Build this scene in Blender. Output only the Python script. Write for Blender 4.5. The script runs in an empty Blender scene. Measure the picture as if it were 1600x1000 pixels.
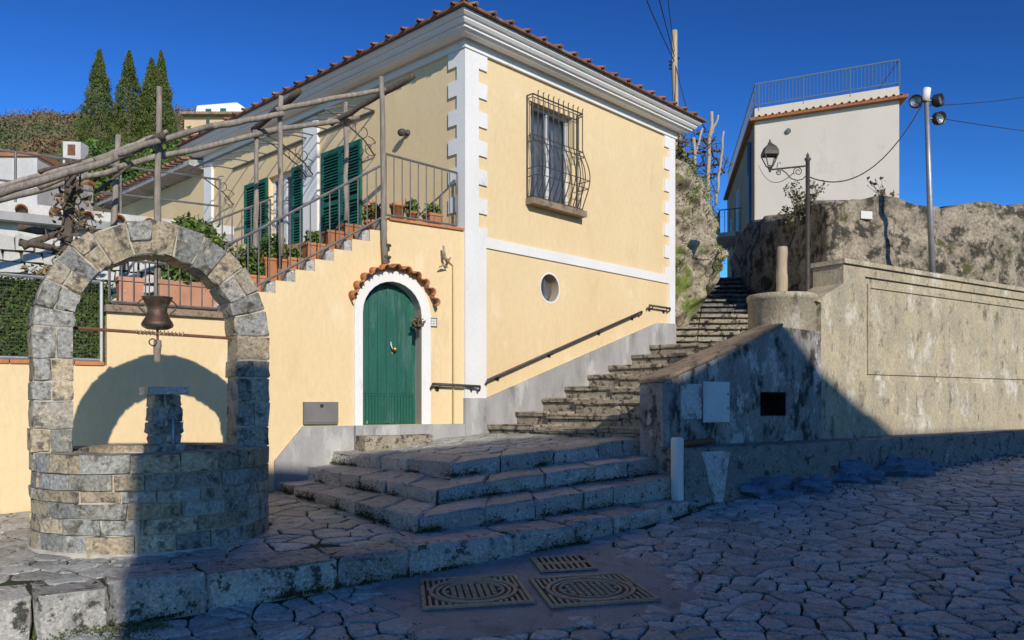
import bpy, bmesh, math, random
from mathutils import Vector, Matrix, noise
from mathutils.geometry import tessellate_polygon
random.seed(7)
R = random.Random(11)
sc = bpy.context.scene
COL = sc.collection
# ---------------------------------------------------------------- camera, sky, sun, exposure
EYE, FPX, HZ = 1.5, 1260.0, 630.0
cam_d = bpy.data.cameras.new('camera'); cam = bpy.data.objects.new('camera', cam_d); COL.objects.link(cam)
cam.location = (0, 0, EYE); cam.rotation_euler = (math.radians(90), 0, 0)
cam_d.sensor_width = 36; cam_d.lens = 36 * FPX / 1600; cam_d.shift_y = (HZ - 500) / 1600
cam_d.clip_start = 0.05; cam_d.clip_end = 4000
sc.camera = cam
SUN = Vector((0.84, -2.2, 1.10)).normalized()          # towards the sun
w = bpy.data.worlds.new('World'); sc.world = w; w.use_nodes = True
nt = w.node_tree; nt.nodes.clear()
sky = nt.nodes.new('ShaderNodeTexSky'); sky.sky_type = 'NISHITA'; sky.sun_disc = False
sky.sun_elevation = math.asin(SUN.z); sky.sun_rotation = math.atan2(SUN.x, SUN.y)
sky.altitude = 300; sky.air_density = 1.0; sky.dust_density = 0.1; sky.ozone_density = 4.0
tint = nt.nodes.new('ShaderNodeMix'); tint.data_type = 'RGBA'; tint.blend_type = 'MULTIPLY'
tint.inputs[0].default_value = 1.0; tint.inputs[7].default_value = (0.135, 0.205, 0.222, 1)
bg = nt.nodes.new('ShaderNodeBackground'); bg.inputs[1].default_value = 0.10
wo = nt.nodes.new('ShaderNodeOutputWorld')
gam = nt.nodes.new('ShaderNodeGamma'); gam.inputs[1].default_value = 2.0        # a deep, clear winter blue
nt.links.new(sky.outputs[0], gam.inputs[0]); nt.links.new(gam.outputs[0], tint.inputs[6]); nt.links.new(tint.outputs[2], bg.inputs[0]); nt.links.new(bg.outputs[0], wo.inputs[0])
sd = bpy.data.lights.new('sun', 'SUN'); so = bpy.data.objects.new('sun', sd); COL.objects.link(so)
sd.energy = 3.35; sd.angle = math.radians(0.53); sd.color = (1.0, 0.925, 0.80)
so.rotation_euler = (-SUN).to_track_quat('-Z', 'Y').to_euler(); so.location = SUN * 60
sc.view_settings.view_transform = 'Standard'; sc.view_settings.look = 'None'
sc.view_settings.gamma = 1.0; sc.view_settings.exposure = 0.24; sc.view_settings.use_curve_mapping = False
sc.render.engine = 'CYCLES'; sc.cycles.use_denoising = True; sc.cycles.max_bounces = 6
sc.cycles.sample_clamp_indirect = 6

# ---------------------------------------------------------------- materials
MATS = {}
def M(name, c1, c2=None, sc1=3.0, c3=None, sc3=1.2, th3=0.58, w3=0.08, rough=0.85, bump=0.3, bsc=25.0, rnd=0.0,
      metal=0.0, piece=None, stretch=None, spec=0.3, c4=None, sc4=6.0, th4=0.62, w4=0.05, trans=0.0, grain=0.0, gsc=45.0):
    m = bpy.data.materials.new(name); m.use_nodes = True; t = m.node_tree; N = t.nodes; Lk = t.links
    b = N['Principled BSDF']
    b.inputs['Roughness'].default_value = rough; b.inputs['Metallic'].default_value = metal
    b.inputs['Specular IOR Level'].default_value = spec
    geo = N.new('ShaderNodeNewGeometry'); oi = N.new('ShaderNodeObjectInfo')
    pos = geo.outputs['Position']
    if stretch:
        mp = N.new('ShaderNodeMapping'); mp.inputs['Scale'].default_value = stretch; Lk.new(pos, mp.inputs[0]); pos = mp.outputs[0]
    def nz(scale, detail=5, rgh=0.6):
        n = N.new('ShaderNodeTexNoise'); n.inputs['Scale'].default_value = scale; n.inputs['Detail'].default_value = detail
        n.inputs['Roughness'].default_value = rgh; Lk.new(pos, n.inputs['Vector']); return n.outputs['Fac']
    def ramp(f, a, bb):
        r = N.new('ShaderNodeMapRange'); r.inputs[1].default_value = a; r.inputs[2].default_value = bb; r.interpolation_type = 'SMOOTHSTEP'
        Lk.new(f, r.inputs[0]); return r.outputs[0]
    def mix(f, a, bb):
        x = N.new('ShaderNodeMix'); x.data_type = 'RGBA'
        Lk.new(f, x.inputs[0])
        for v, k in ((a, 6), (bb, 7)):
            if isinstance(v, tuple): x.inputs[k].default_value = v + (1,)
            else: Lk.new(v, x.inputs[k])
        return x.outputs[2]
    col = c1
    rsum = N.new('ShaderNodeMath'); rsum.operation = 'ADD'; Lk.new(oi.outputs['Random'], rsum.inputs[0]); Lk.new(geo.outputs['Random Per Island'], rsum.inputs[1])
    rfr = N.new('ShaderNodeMath'); rfr.operation = 'FRACT'; Lk.new(rsum.outputs[0], rfr.inputs[0])
    if piece: col = mix(ramp(rfr.outputs[0], 0.25, 0.75), c1, piece)
    if c2: col = mix(ramp(nz(sc1), 0.35, 0.68), col, c2)
    if c3: col = mix(ramp(nz(sc3, 8, 0.7), th3, th3 + w3), col, c3)
    if c4: col = mix(ramp(nz(sc4, 8, 0.7), th4, th4 + w4), col, c4)
    if grain:
        g = N.new('ShaderNodeMapRange'); g.inputs[1].default_value = .3; g.inputs[2].default_value = .7; g.inputs[3].default_value = 1 - grain; g.inputs[4].default_value = 1 + grain
        Lk.new(nz(gsc, 3, .7), g.inputs[0])
        hg = N.new('ShaderNodeHueSaturation'); Lk.new(g.outputs[0], hg.inputs['Value'])
        if isinstance(col, tuple): hg.inputs['Color'].default_value = col + (1,)
        else: Lk.new(col, hg.inputs['Color'])
        col = hg.outputs[0]
    if rnd:
        h = N.new('ShaderNodeHueSaturation')
        r2 = N.new('ShaderNodeMapRange'); r2.inputs[3].default_value = 1 - rnd; r2.inputs[4].default_value = 1 + rnd
        mu = N.new('ShaderNodeMath'); mu.operation = 'MULTIPLY'; mu.inputs[1].default_value = 7.31; Lk.new(rsum.outputs[0], mu.inputs[0])
        fr = N.new('ShaderNodeMath'); fr.operation = 'FRACT'; Lk.new(mu.outputs[0], fr.inputs[0]); Lk.new(fr.outputs[0], r2.inputs[0])
        Lk.new(r2.outputs[0], h.inputs['Value'])
        if isinstance(col, tuple): h.inputs['Color'].default_value = col + (1,)
        else: Lk.new(col, h.inputs['Color'])
        col = h.outputs[0]
    if isinstance(col, tuple): b.inputs['Base Color'].default_value = col + (1,)
    else: Lk.new(col, b.inputs['Base Color'])
    if bump:
        bp = N.new('ShaderNodeBump'); bp.inputs['Strength'].default_value = bump; bp.inputs['Distance'].default_value = 0.02
        Lk.new(nz(bsc, 7, 0.7), bp.inputs['Height']); Lk.new(bp.outputs[0], b.inputs['Normal'])
    if trans: b.inputs['Transmission Weight'].default_value = trans
    MATS[name] = m; return m

M('plaster_yellow', (.80, .615, .355), (.77, .58, .325), 0.8, (.70, .52, .285), 1.4, .56, .2, .9, .10, 50, c4=(.84, .675, .43), sc4=2.6, th4=.54, w4=.2, stretch=(1, 1, .45), grain=.045, gsc=20)
M('plaster_white', (.82, .80, .765), (.77, .75, .71), 1.5, (.58, .56, .52), 3.2, .60, .16, .85, .08, 40, grain=.05, stretch=(1, 1, .5))
M('plaster_grey', (.40, .39, .38), (.30, .295, .285), 1.6, (.50, .49, .47), 1.3, .52, .12, .9, .2, 40, c4=(.19, .19, .185), sc4=1.6, th4=.58, w4=.1, stretch=(1.6, 1.6, .6), grain=.08)
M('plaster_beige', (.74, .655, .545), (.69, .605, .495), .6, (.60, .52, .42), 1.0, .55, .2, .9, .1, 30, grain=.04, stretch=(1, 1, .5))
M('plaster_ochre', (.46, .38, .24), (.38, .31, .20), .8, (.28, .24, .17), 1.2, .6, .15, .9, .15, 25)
M('whitewash', (.62, .605, .575), (.50, .485, .46), 1.5, (.22, .21, .19), 2.2, .56, .10, .9, .4, 20, stretch=(1, 1, .6), grain=.1)
M('well_stone', (.44, .355, .24), None, 9, (.13, .115, .09), 8, .50, .12, .9, 1.0, 24, .26, piece=(.31, .305, .28), c4=(.52, .455, .35), sc4=11, th4=.55, w4=.12, grain=.45, gsc=34)
M('mortar', (.56, .50, .41), (.42, .375, .31), 6, None, rough=.95, bump=.5, bsc=40)
M('dark_mortar', (.10, .095, .08), (.07, .07, .055), 6, (.07, .085, .03), 2.0, .55, .1, .95, .6, 30)
M('step_stone', (.47, .445, .405), (.37, .35, .32), 7, (.075, .07, .06), 13, .565, .08, .55, 1.0, 30, .18, spec=.5, c4=(.60, .575, .53), sc4=20, th4=.55, w4=.08, grain=.36, gsc=48)
M('stair_stone', (.40, .345, .26), (.29, .25, .19), 6, (.075, .068, .05), 9, .50, .10, .85, 1.0, 28, .12, c4=(.33, .26, .11), sc4=3.0, th4=.58, w4=.1, grain=.36, gsc=46)
M('shaded_step', (.22, .215, .20), (.16, .155, .148), 5, (.05, .048, .042), 7, .50, .1, .8, 1.0, 26, .15, grain=.3)  # darker stair stone: the shade on the upper flight put into its colour
M('road_stone', (.46, .475, .45), (.36, .37, .355), 6, (.15, .15, .145), 15, .54, .10, .48, 1.0, 30, .26, spec=.6, c4=(.62, .62, .59), sc4=26, th4=.54, w4=.08, grain=.36, gsc=60)
M('pave_stone', (.43, .43, .405), (.33, .33, .31), 5, (.12, .12, .108), 11, .53, .1, .48, 1.0, 28, .24, spec=.6, c4=(.56, .55, .51), sc4=20, th4=.55, grain=.34, gsc=48)
M('kerb_stone', (.45, .425, .385), (.33, .315, .285), 6, (.06, .056, .046), 9, .52, .09, .6, 1.0, 26, .18, spec=.5, c4=(.58, .55, .50), sc4=20, th4=.56, w4=.08, grain=.4, gsc=42)
M('joint_soil', (.05, .047, .035), (.035, .033, .025), 8, (.055, .085, .018), 1.8, .50, .1, .95, .9, 40)
M('cement_patch', (.40, .375, .36), (.33, .31, .30), 4, (.24, .225, .215), 3, .53, .1, .55, .9, 60, grain=.25, gsc=60, spec=.5)
M('old_concrete', (.52, .44, .30), (.40, .35, .26), 2.4, (.19, .17, .13), 4.5, .535, .14, .92, 1.0, 26, c4=(.64, .59, .49), sc4=1.8, th4=.53, w4=.12, stretch=(1.3, 1.3, .7), grain=.26, gsc=30)
M('stained_concrete', (.36, .335, .30), (.245, .23, .21), 3.2, (.06, .056, .05), 3.0, .47, .14, .92, .9, 22, c4=(.55, .52, .48), sc4=2.2, th4=.55, w4=.08, stretch=(1.4, 1.4, .8), grain=.28, gsc=28)
M('bench_concrete', (.29, .275, .25), (.22, .21, .195), 3.0, (.075, .07, .06), 7, .52, .12, .92, .9, 26, c4=(.42, .405, .375), sc4=3, th4=.58, w4=.1, grain=.32, gsc=34)
M('lime_wash', (.62, .61, .59), (.45, .44, .42), 5, (.22, .21, .20), 5, .54, .1, .9, .8, 24, grain=.25, gsc=30)
M('cap_stone', (.34, .255, .175), (.25, .19, .135), 4, (.11, .095, .07), 6, .52, .12, .92, .9, 30, grain=.25)
M('rock', (.42, .355, .26), (.29, .245, .18), 3.2, (.09, .078, .055), 6, .52, .10, .95, 1.0, 10, c4=(.15, .19, .045), sc4=.9, th4=.52, w4=.08, grain=.42, gsc=20)
M('mossy_wall', (.36, .30, .22), (.22, .185, .14), 2.6, (.055, .05, .038), 2.8, .475, .12, .95, 1.0, 11, c4=(.085, .088, .033), sc4=2.0, th4=.56, w4=.08, grain=.42, gsc=18)
M('bedrock', (.16, .24, .33), (.11, .17, .24), 4, (.07, .085, .09), 5, .54, .1, .8, 1.0, 14, grain=.25)
M('terracotta', (.50, .205, .085), (.42, .17, .075), 5, (.33, .21, .13), 5, .54, .1, .85, .4, 40, .2, grain=.15)
M('terracotta_pale', (.52, .27, .17), (.45, .22, .13), 6, (.55, .40, .30), 4, .6, .1, .9, .3, 30, .12)
M('roof_tile', (.30, .15, .10), (.22, .115, .08), 5, (.34, .27, .22), 4, .54, .1, .9, .4, 30, .25)
M('wood_grey', (.35, .30, .245), (.23, .195, .16), 6, (.11, .09, .075), 4, .6, .1, .9, .7, 12, .12, stretch=(4, 4, .7))
M('wood_dark', (.15, .115, .085), (.09, .07, .055), 6, None, rough=.9, bump=.7, bsc=14, stretch=(4, 4, .8))
M('wood_pale', (.50, .40, .28), (.40, .31, .21), 5, (.25, .19, .13), 4, .62, .08, .9, .5, 14, stretch=(5, 5, .6))
M('iron', (.105, .095, .085), (.07, .064, .058), 8, (.14, .085, .05), 10, .66, .08, .6, .2, 40, metal=.3)
M('iron_grey', (.20, .19, .18), (.15, .14, .135), 8, (.17, .10, .06), 8, .68, .08, .6, .2, 40, metal=.3)
M('rust', (.23, .105, .06), (.16, .075, .045), 12, None, rough=.9, bump=.4, bsc=50)
M('galvanised', (.42, .43, .44), (.33, .34, .35), 5, None, rough=.5, bump=.1, metal=.6)
M('cast_iron', (.46, .33, .22), (.36, .26, .175), 8, (.18, .14, .10), 7, .55, .1, .5, .6, 40, grain=.2, spec=.5)
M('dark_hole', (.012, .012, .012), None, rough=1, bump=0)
M('door_green', (.010, .112, .076), (.012, .092, .063), 3.5, (.055, .14, .115), 2.4, .50, .14, .5, .3, 14, c4=(.5, .52, .48), sc4=6, th4=.70, w4=.01, stretch=(3, 3, .5), spec=.45, grain=.18, gsc=30)
M('shutter_green', (.012, .125, .095), (.010, .10, .078), 4, None, rough=.5, bump=.1, spec=.4, rnd=.08)
M('copper', (.13, .075, .055), (.09, .06, .045), 5, (.16, .23, .18), 4.5, .50, .12, .5, .3, 30, metal=.55)
M('brass', (.55, .38, .12), None, rough=.4, bump=0, metal=.8)
M('meter_grey', (.20, .19, .18), (.17, .165, .16), 3, None, rough=.6, bump=.08)
M('meter_white', (.70, .70, .69), (.62, .62, .61), 3, None, rough=.5, bump=.05, grain=.06)
M('curtain', (.52, .505, .48), (.44, .43, .41), 3, None, rough=.95, bump=.1)
M('curtain_white', (.72, .70, .66), (.6, .58, .55), 3, None, rough=.95, bump=.1)
M('paint_white', (.66, .65, .63), None, rough=.5, bump=.03)
M('leaf_green', (.115, .18, .035), (.075, .13, .028), 3, None, rough=.6, bump=0, rnd=.4, piece=(.18, .22, .05))
M('moss_bright', (.10, .15, .03), (.07, .11, .025), 3, None, rough=.95, bump=0, rnd=.4, piece=(.11, .10, .04))
M('moss', (.055, .06, .022), (.06, .05, .03), 3.0, None, rough=.95, bump=0, rnd=.4, piece=(.085, .10, .028))
M('leaf_ivy', (.075, .14, .025), (.055, .105, .02), 1.0, None, rough=.65, bump=0, rnd=.4, piece=(.13, .17, .035))
M('leaf_cypress', (.095, .13, .028), (.065, .098, .022), 1.0, None, rough=.8, bump=0, rnd=.5, piece=(.16, .165, .04))
M('leaf_dry', (.24, .155, .085), (.17, .12, .07), .4, None, rough=.9, bump=0, rnd=.35, piece=(.17, .15, .07))
M('leaf_scrub', (.13, .15, .06), (.09, .11, .045), .3, None, rough=.9, bump=0, rnd=.35, piece=(.19, .16, .085))
M('flower_red', (.40, .05, .05), None, rough=.7, bump=0, rnd=.3)
M('flower_lilac', (.42, .36, .46), None, rough=.7, bump=0, rnd=.3)
M('soil', (.06, .045, .03), None, rough=1, bump=.5)
M('hill_soil', (.17, .135, .09), (.10, .095, .05), .08, (.36, .33, .29), .09, .60, .1, .95, .5, 1.5)
M('twig', (.20, .15, .11), (.13, .10, .075), 6, None, rough=.9, bump=.4)
M('cable', (.035, .035, .035), None, rough=.7, bump=0)
M('rope', (.45, .38, .28), None, rough=.95, bump=.3, bsc=80)
M('lamp_black', (.03, .03, .03), None, rough=.4, bump=.1)
M('reflector', (.5, .5, .5), None, rough=.3, bump=0, metal=.8)
M('pipe_blue', (.10, .22, .36), None, rough=.5, bump=.05)
M('rail_blue', (.16, .22, .30), None, rough=.5, bump=.05, metal=.2)
M('facade_far', (.66, .47, .28), (.58, .41, .25), .5, None, rough=.9, bump=.1)
M('plate_tile', (.70, .68, .62), None, rough=.4, bump=.03)
M('ink', (.05, .05, .06), None, rough=.6, bump=0)
gm = bpy.data.materials.new('glass'); gm.use_nodes = True
gb = gm.node_tree.nodes['Principled BSDF']; gb.inputs['Base Color'].default_value = (.9, .93, .95, 1)
gb.inputs['Roughness'].default_value = .05; gb.inputs['Transmission Weight'].default_value = 1.0; gb.inputs['IOR'].default_value = 1.05
MATS['glass'] = gm

# ---------------------------------------------------------------- object helpers
WL = {}
def fin(o, parent=None, label=None, cat=None, group=None, kind=None):
    if label: o['label'] = label
    if cat: o['category'] = cat
    if group: o['group'] = group
    if kind: o['kind'] = kind
    return o
def thing(name, loc, label, cat, group=None):
    o = bpy.data.objects.new(name, None); COL.objects.link(o); o.location = loc; o.empty_display_size = .1
    WL[o.name] = Vector(loc); return fin(o, None, label, cat, group)
def addobj(name, me, c, parent):
    o = bpy.data.objects.new(name, me); COL.objects.link(o); c = Vector(c); WL[o.name] = c
    if parent is not None:
        o.parent = parent; o.location = c - WL[parent.name]
    else: o.location = c
    return o
def mk(name, v, f, mat, parent=None, smooth=False, **kw):
    v = [Vector(p) for p in v]
    lo = [min(p[i] for p in v) for i in range(3)]; hi = [max(p[i] for p in v) for i in range(3)]
    c = Vector(((lo[0] + hi[0]) / 2, (lo[1] + hi[1]) / 2, lo[2]))
    me = bpy.data.meshes.new(name); me.from_pydata([tuple(p - c) for p in v], [], f)
    me.materials.append(MATS[mat])
    if smooth: me.polygons.foreach_set('use_smooth', [True] * len(me.polygons))
    me.update()
    return fin(addobj(name, me, c, parent), **kw)
def xy(p): return Vector((p[0], p[1], 0))
class MB:
    def __init__(s): s.v = []; s.f = []
    def add(s, v, f):
        k = len(s.v); s.v += [Vector(p) for p in v]; s.f += [tuple(i + k for i in q) for q in f]; return s
    def hexa(s, p): return s.add(p, [(3, 2, 1, 0), (4, 5, 6, 7), (0, 1, 5, 4), (1, 2, 6, 5), (2, 3, 7, 6), (3, 0, 4, 7)])
    def tube(s, pts, r, seg=6, cap=True):
        pts = [Vector(p) for p in pts]; n = len(pts)
        rr = r if isinstance(r, (list, tuple)) else [r] * n
        k = len(s.v); up = None
        for i, p in enumerate(pts):
            d = (pts[min(i + 1, n - 1)] - pts[max(i - 1, 0)])
            d = d.normalized() if d.length > 1e-9 else Vector((0, 0, 1))
            if up is None: up = Vector((0, 0, 1)) if abs(d.z) < .9 else Vector((1, 0, 0))
            a = d.cross(up)
            if a.length < 1e-4: a = d.cross(Vector((.3, 1, .2)))
            a.normalize(); b = a.cross(d)
            for j in range(seg):
                th = 2 * math.pi * j / seg; s.v.append(p + (a * math.cos(th) + b * math.sin(th)) * rr[i])
        for i in range(n - 1):
            for j in range(seg):
                j2 = (j + 1) % seg
                s.f.append((k + i * seg + j, k + i * seg + j2, k + (i + 1) * seg + j2, k + (i + 1) * seg + j))
        if cap:
            s.f.append(tuple(k + j for j in range(seg))[::-1]); s.f.append(tuple(k + (n - 1) * seg + j for j in range(seg)))
        return s
    def lathe(s, c, prof, seg=20, axis=None):
        c = Vector(c); ax = Vector(axis or (0, 0, 1)).normalized()
        a = ax.orthogonal().normalized(); b = ax.cross(a); k = len(s.v)
        for r, z in prof:
            for j in range(seg):
                th = 2 * math.pi * j / seg; s.v.append(c + ax * z + (a * math.cos(th) + b * math.sin(th)) * r)
        for i in range(len(prof) - 1):
            for j in range(seg):
                j2 = (j + 1) % seg
                s.f.append((k + i * seg + j, k + i * seg + j2, k + (i + 1) * seg + j2, k + (i + 1) * seg + j))
        return s
    def build(s, name, mat, parent=None, smooth=False, **kw): return mk(name, s.v, s.f, mat, parent, smooth, **kw)
class Frame:                       # a wall plane: u along it, n out of it, z up
    def __init__(s, o, u, n): s.o = Vector((o[0], o[1], 0)); s.u = Vector((u[0], u[1], 0)).normalized(); s.n = Vector((n[0], n[1], 0)).normalized()
    def P(s, u, z, n=0.0): return s.o + s.u * u + s.n * n + Vector((0, 0, z))
    def at(s, px, py, n=0.0):      # sight line met with the plane -> (u, z)
        d = Vector(((px - 800) / FPX, 1, (HZ - py) / FPX))
        t = (s.n.dot(s.o) + n) / s.n.dot(d); q = d * t
        return (q - s.o).dot(s.u), EYE + q.z
    def box(s, u0, u1, z0, z1, n0, n1):
        return [s.P(u0, z0, n0), s.P(u1, z0, n0), s.P(u1, z0, n1), s.P(u0, z0, n1), s.P(u0, z1, n0), s.P(u1, z1, n0), s.P(u1, z1, n1), s.P(u0, z1, n1)]
    def panel(s, mb, outer, holes, n0, depth, back):
        polys = [[Vector((p[0], p[1], 0)) for p in q] for q in [outer] + holes]
        flat = [p for q in polys for p in q]
        tri = tessellate_polygon(polys)
        mb.add([s.P(p.x, p.y, n0) for p in flat], [tuple(t) for t in tri])
        for q, d in [(outer, back)] + [(h, depth) for h in holes]:
            if not d: continue
            m = len(q)
            mb.add([s.P(p[0], p[1], n0) for p in q] + [s.P(p[0], p[1], n0 - d) for p in q], [(i, (i + 1) % m, (i + 1) % m + m, i + m) for i in range(m)])
        return mb
    def plate(s, poly, n0, n1):    # a prism standing on the plane
        m = len(poly)
        tri = tessellate_polygon([[Vector((p[0], p[1], 0)) for p in poly]])
        mb = MB(); mb.add([s.P(p[0], p[1], n1) for p in poly], [tuple(t) for t in tri])
        mb.add([s.P(p[0], p[1], n0) for p in poly] + [s.P(p[0], p[1], n1) for p in poly], [(i, (i + 1) % m, (i + 1) % m + m, i + m) for i in range(m)])
        return mb
def at(px, py, d): return Vector(((px - 800) / FPX * d, d, EYE + (HZ - py) / FPX * d))
def boxw(x0, x1, y0, y1, z0, z1):
    return [Vector(p) for p in ((x0, y0, z0), (x1, y0, z0), (x1, y1, z0), (x0, y1, z0), (x0, y0, z1), (x1, y0, z1), (x1, y1, z1), (x0, y1, z1))]
def crisp(o, a=.55):
    o.data.set_sharp_from_angle(angle=a); return o
def stone(name, p8, mat, parent, bev=.012, jit=.006, seg=1, cuts=0, smooth=False):
    bm = bmesh.new(); vs = [bm.verts.new(p) for p in p8]
    for q in ((3, 2, 1, 0), (4, 5, 6, 7), (0, 1, 5, 4), (1, 2, 6, 5), (2, 3, 7, 6), (3, 0, 4, 7)): bm.faces.new([vs[i] for i in q])
    if cuts: bmesh.ops.subdivide_edges(bm, edges=bm.edges[:], cuts=cuts, use_grid_fill=True)
    es = [e for e in bm.edges if len(e.link_faces) == 2 and e.calc_face_angle(0) > .4]
    bmesh.ops.bevel(bm, geom=es, offset=bev, segments=seg, profile=.6, affect='EDGES')
    for v in bm.verts: v.co += Vector((R.uniform(-1, 1), R.uniform(-1, 1), R.uniform(-1, 1))) * jit
    bm.verts.index_update()
    v = [x.co.copy() for x in bm.verts]; f = [tuple(x.index for x in q.verts) for q in bm.faces]; bm.free()
    return crisp(mk(name, v, f, mat, parent, True))
def lerp(a, b, t): return a + (b - a) * t
def leaves(name, pts, size, mat, parent=None, aspect=1.7, upbias=0.0, outward=None, **kw):
    v, f = [], []
    for p in pts:
        d = Vector((R.gauss(0, 1), R.gauss(0, 1), R.gauss(0, 1) + upbias)).normalized()
        a = d.orthogonal().normalized(); a.rotate(Matrix.Rotation(R.uniform(0, 6.28), 3, d)); s_ = size * R.uniform(.6, 1.35)
        k = len(v); p = Vector(p); b = d * s_ * aspect; a = a * s_ * .5; n = a.cross(b).normalized() * s_ * .18
        v += [p, p + a + b * .45 + n, p + b, p - a + b * .45 + n]; f.append((k, k + 1, k + 2)); f.append((k, k + 2, k + 3))
    return mk(name, v, f, mat, parent, **kw)
def ball(c, r, n, flat=1.0):
    out = []
    for _ in range(n):
        d = Vector((R.gauss(0, 1), R.gauss(0, 1), R.gauss(0, 1))).normalized() * (R.random() ** .45) * r
        out.append(Vector(c) + Vector((d.x, d.y, d.z * flat)))
    return out
def noisy(p, s, a, seed=0): return noise.noise(Vector(p) * s + Vector((seed, seed * 1.7, -seed))) * a

# ---------------------------------------------------------------- frames of the place
C = Vector((-.68, 11.73, 0))
rdir = Vector((.952, 1, 0)).normalized(); ldir = Vector((-1.054, 1, 0)).normalized(); ddir = Vector((-1.4, -1, 0)).normalized()
FR = Frame(C, rdir, (rdir.y, -rdir.x)); FL = Frame(C, ldir, (-ldir.y, ldir.x)); FD = Frame(C, ddir, (-ddir.y, ddir.x))
A0 = Vector((1.78, 9.5, 0)); wdir = Vector((1.5, 1, 0)).normalized(); FW = Frame(A0, wdir, (wdir.y, -wdir.x))
def road_z(x, y): return .08 * (y - 5) if y > 3.5 else -.12
def pave_z(x, y): return .33 + .025 * (y - 6) + .005 * x

# ---------------------------------------------------------------- the setting: ground, road, pavement, hill
mk('ground', [(-2500, -2500, -1.2), (2500, -2500, -1.2), (2500, 2500, -1.2), (-2500, 2500, -1.2)], [(0, 1, 2, 3)], 'hill_soil', kind='structure')
gv, gf = [], []
xs = [-14 + i * 1.0 for i in range(33)]; ys = [-16, -5, 0, 3.5] + [4 + .5 * i for i in range(23)]
for y in ys:
    for x in xs: gv.append((x, y, road_z(x, y) - .02))
nx = len(xs)
for j in range(len(ys) - 1):
    for i in range(nx - 1): gf.append((j * nx + i, j * nx + i + 1, (j + 1) * nx + i + 1, (j + 1) * nx + i))
road = mk('road', gv, gf, 'joint_soil', kind='structure'); road['label'] = 'street paved with irregular dark stones'

def voronoi(x0, x1, y0, y1, s, rr, jit=.42, sx=1.0, drop=0.0):
    cells = {}; nxx = int((x1 - x0) / (s * sx)) + 1; nyy = int((y1 - y0) / s) + 1
    for i in range(nxx):
        for j in range(nyy):
            if rr.random() < drop: continue
            cells[(i, j)] = Vector((x0 + (i + .5 + (.5 if j % 2 else 0) + rr.uniform(-jit, jit)) * s * sx, y0 + (j + .5 + rr.uniform(-jit, jit)) * s))
    out = []
    for (i, j), c in cells.items():
        poly = [c + Vector((a, b)) * s * 1.8 for a, b in ((-1, -1), (1, -1), (1, 1), (-1, 1))]
        for di in range(-3, 4):
            for dj in range(-3, 4):
                o = cells.get((i + di, j + dj))
                if o is None or o is c: continue
                m = (c + o) / 2; n = o - c; res = []
                for k in range(len(poly)):
                    a, b = poly[k], poly[(k + 1) % len(poly)]; da, db = (a - m).dot(n), (b - m).dot(n)
                    if da <= 0: res.append(a)
                    if da * db < 0: res.append(a + (b - a) * (da / (da - db)))
                poly = res
                if len(poly) < 3: break
            if len(poly) < 3: break
        if len(poly) >= 3: out.append((c, poly))
    return out
def cell_geo(c, poly, zf, gap, bev, dome, dz, rr, tilt=.02):
    P = []
    for k in range(len(poly)):                      # round the corners
        a, b = poly[k], poly[(k + 1) % len(poly)]
        if (b - a).length < 1e-4: continue
        P += [a.lerp(b, .12), a.lerp(b, .5) + Vector((rr.uniform(-.014, .014), rr.uniform(-.014, .014))), a.lerp(b, .88)]
    if len(P) < 6: return None
    def ring(off, z):
        r = []
        for p in P:
            d = p - c; L = d.length; q = c + d * max(.2, (L - off) / L); r.append(Vector((q.x, q.y, zf(q.x, q.y) + z + tx * d.x + ty * d.y)))
        return r
    tx, ty = rr.uniform(-tilt, tilt), rr.uniform(-tilt, tilt)
    g = gap * rr.uniform(.7, 1.4); n = len(P)
    v = ring(g, -.05) + ring(g, dz - bev) + ring(g + bev * .9, dz - bev * .25) + ring(g + bev * 2.4, dz)
    v.append(Vector((c.x, c.y, zf(c.x, c.y) + dz + dome)))
    f = []
    for k in range(3):
        for i in range(n): f.append((k * n + i, k * n + (i + 1) % n, (k + 1) * n + (i + 1) % n, (k + 1) * n + i))
    for i in range(n): f.append((3 * n + i, 3 * n + (i + 1) % n, 4 * n))
    return v, f
def inside(p, poly):
    r = False; n = len(poly); j = n - 1
    for i in range(n):
        a, b = poly[i], poly[j]
        if (a[1] > p[1]) != (b[1] > p[1]) and p[0] < (b[0] - a[0]) * (p[1] - a[1]) / (b[1] - a[1]) + a[0]: r = not r
        j = i
    return r
def lay(cells, parent, name, mat, zf, gap, bev, dome, dzr, rr, limit, rest_name, tilt=.02):
    def score(c):
        px = 800 + FPX * c[0].x / c[0].y
        if not -30 < px < 1630: return 1e9
        return c[0].y
    cells = sorted(cells, key=score); rest = MB()
    for k, (c, poly) in enumerate(cells):
        g = cell_geo(c, poly, zf, gap, bev, dome * rr.uniform(.3, 1.5), rr.uniform(*dzr), rr, tilt)
        if not g: continue
        if k < limit: crisp(mk(name, g[0], g[1], mat, parent, True), .6)
        else: rest.add(*g)
    if rest.v: rest.build(rest_name, mat, parent, True, kind='stuff')

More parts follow.
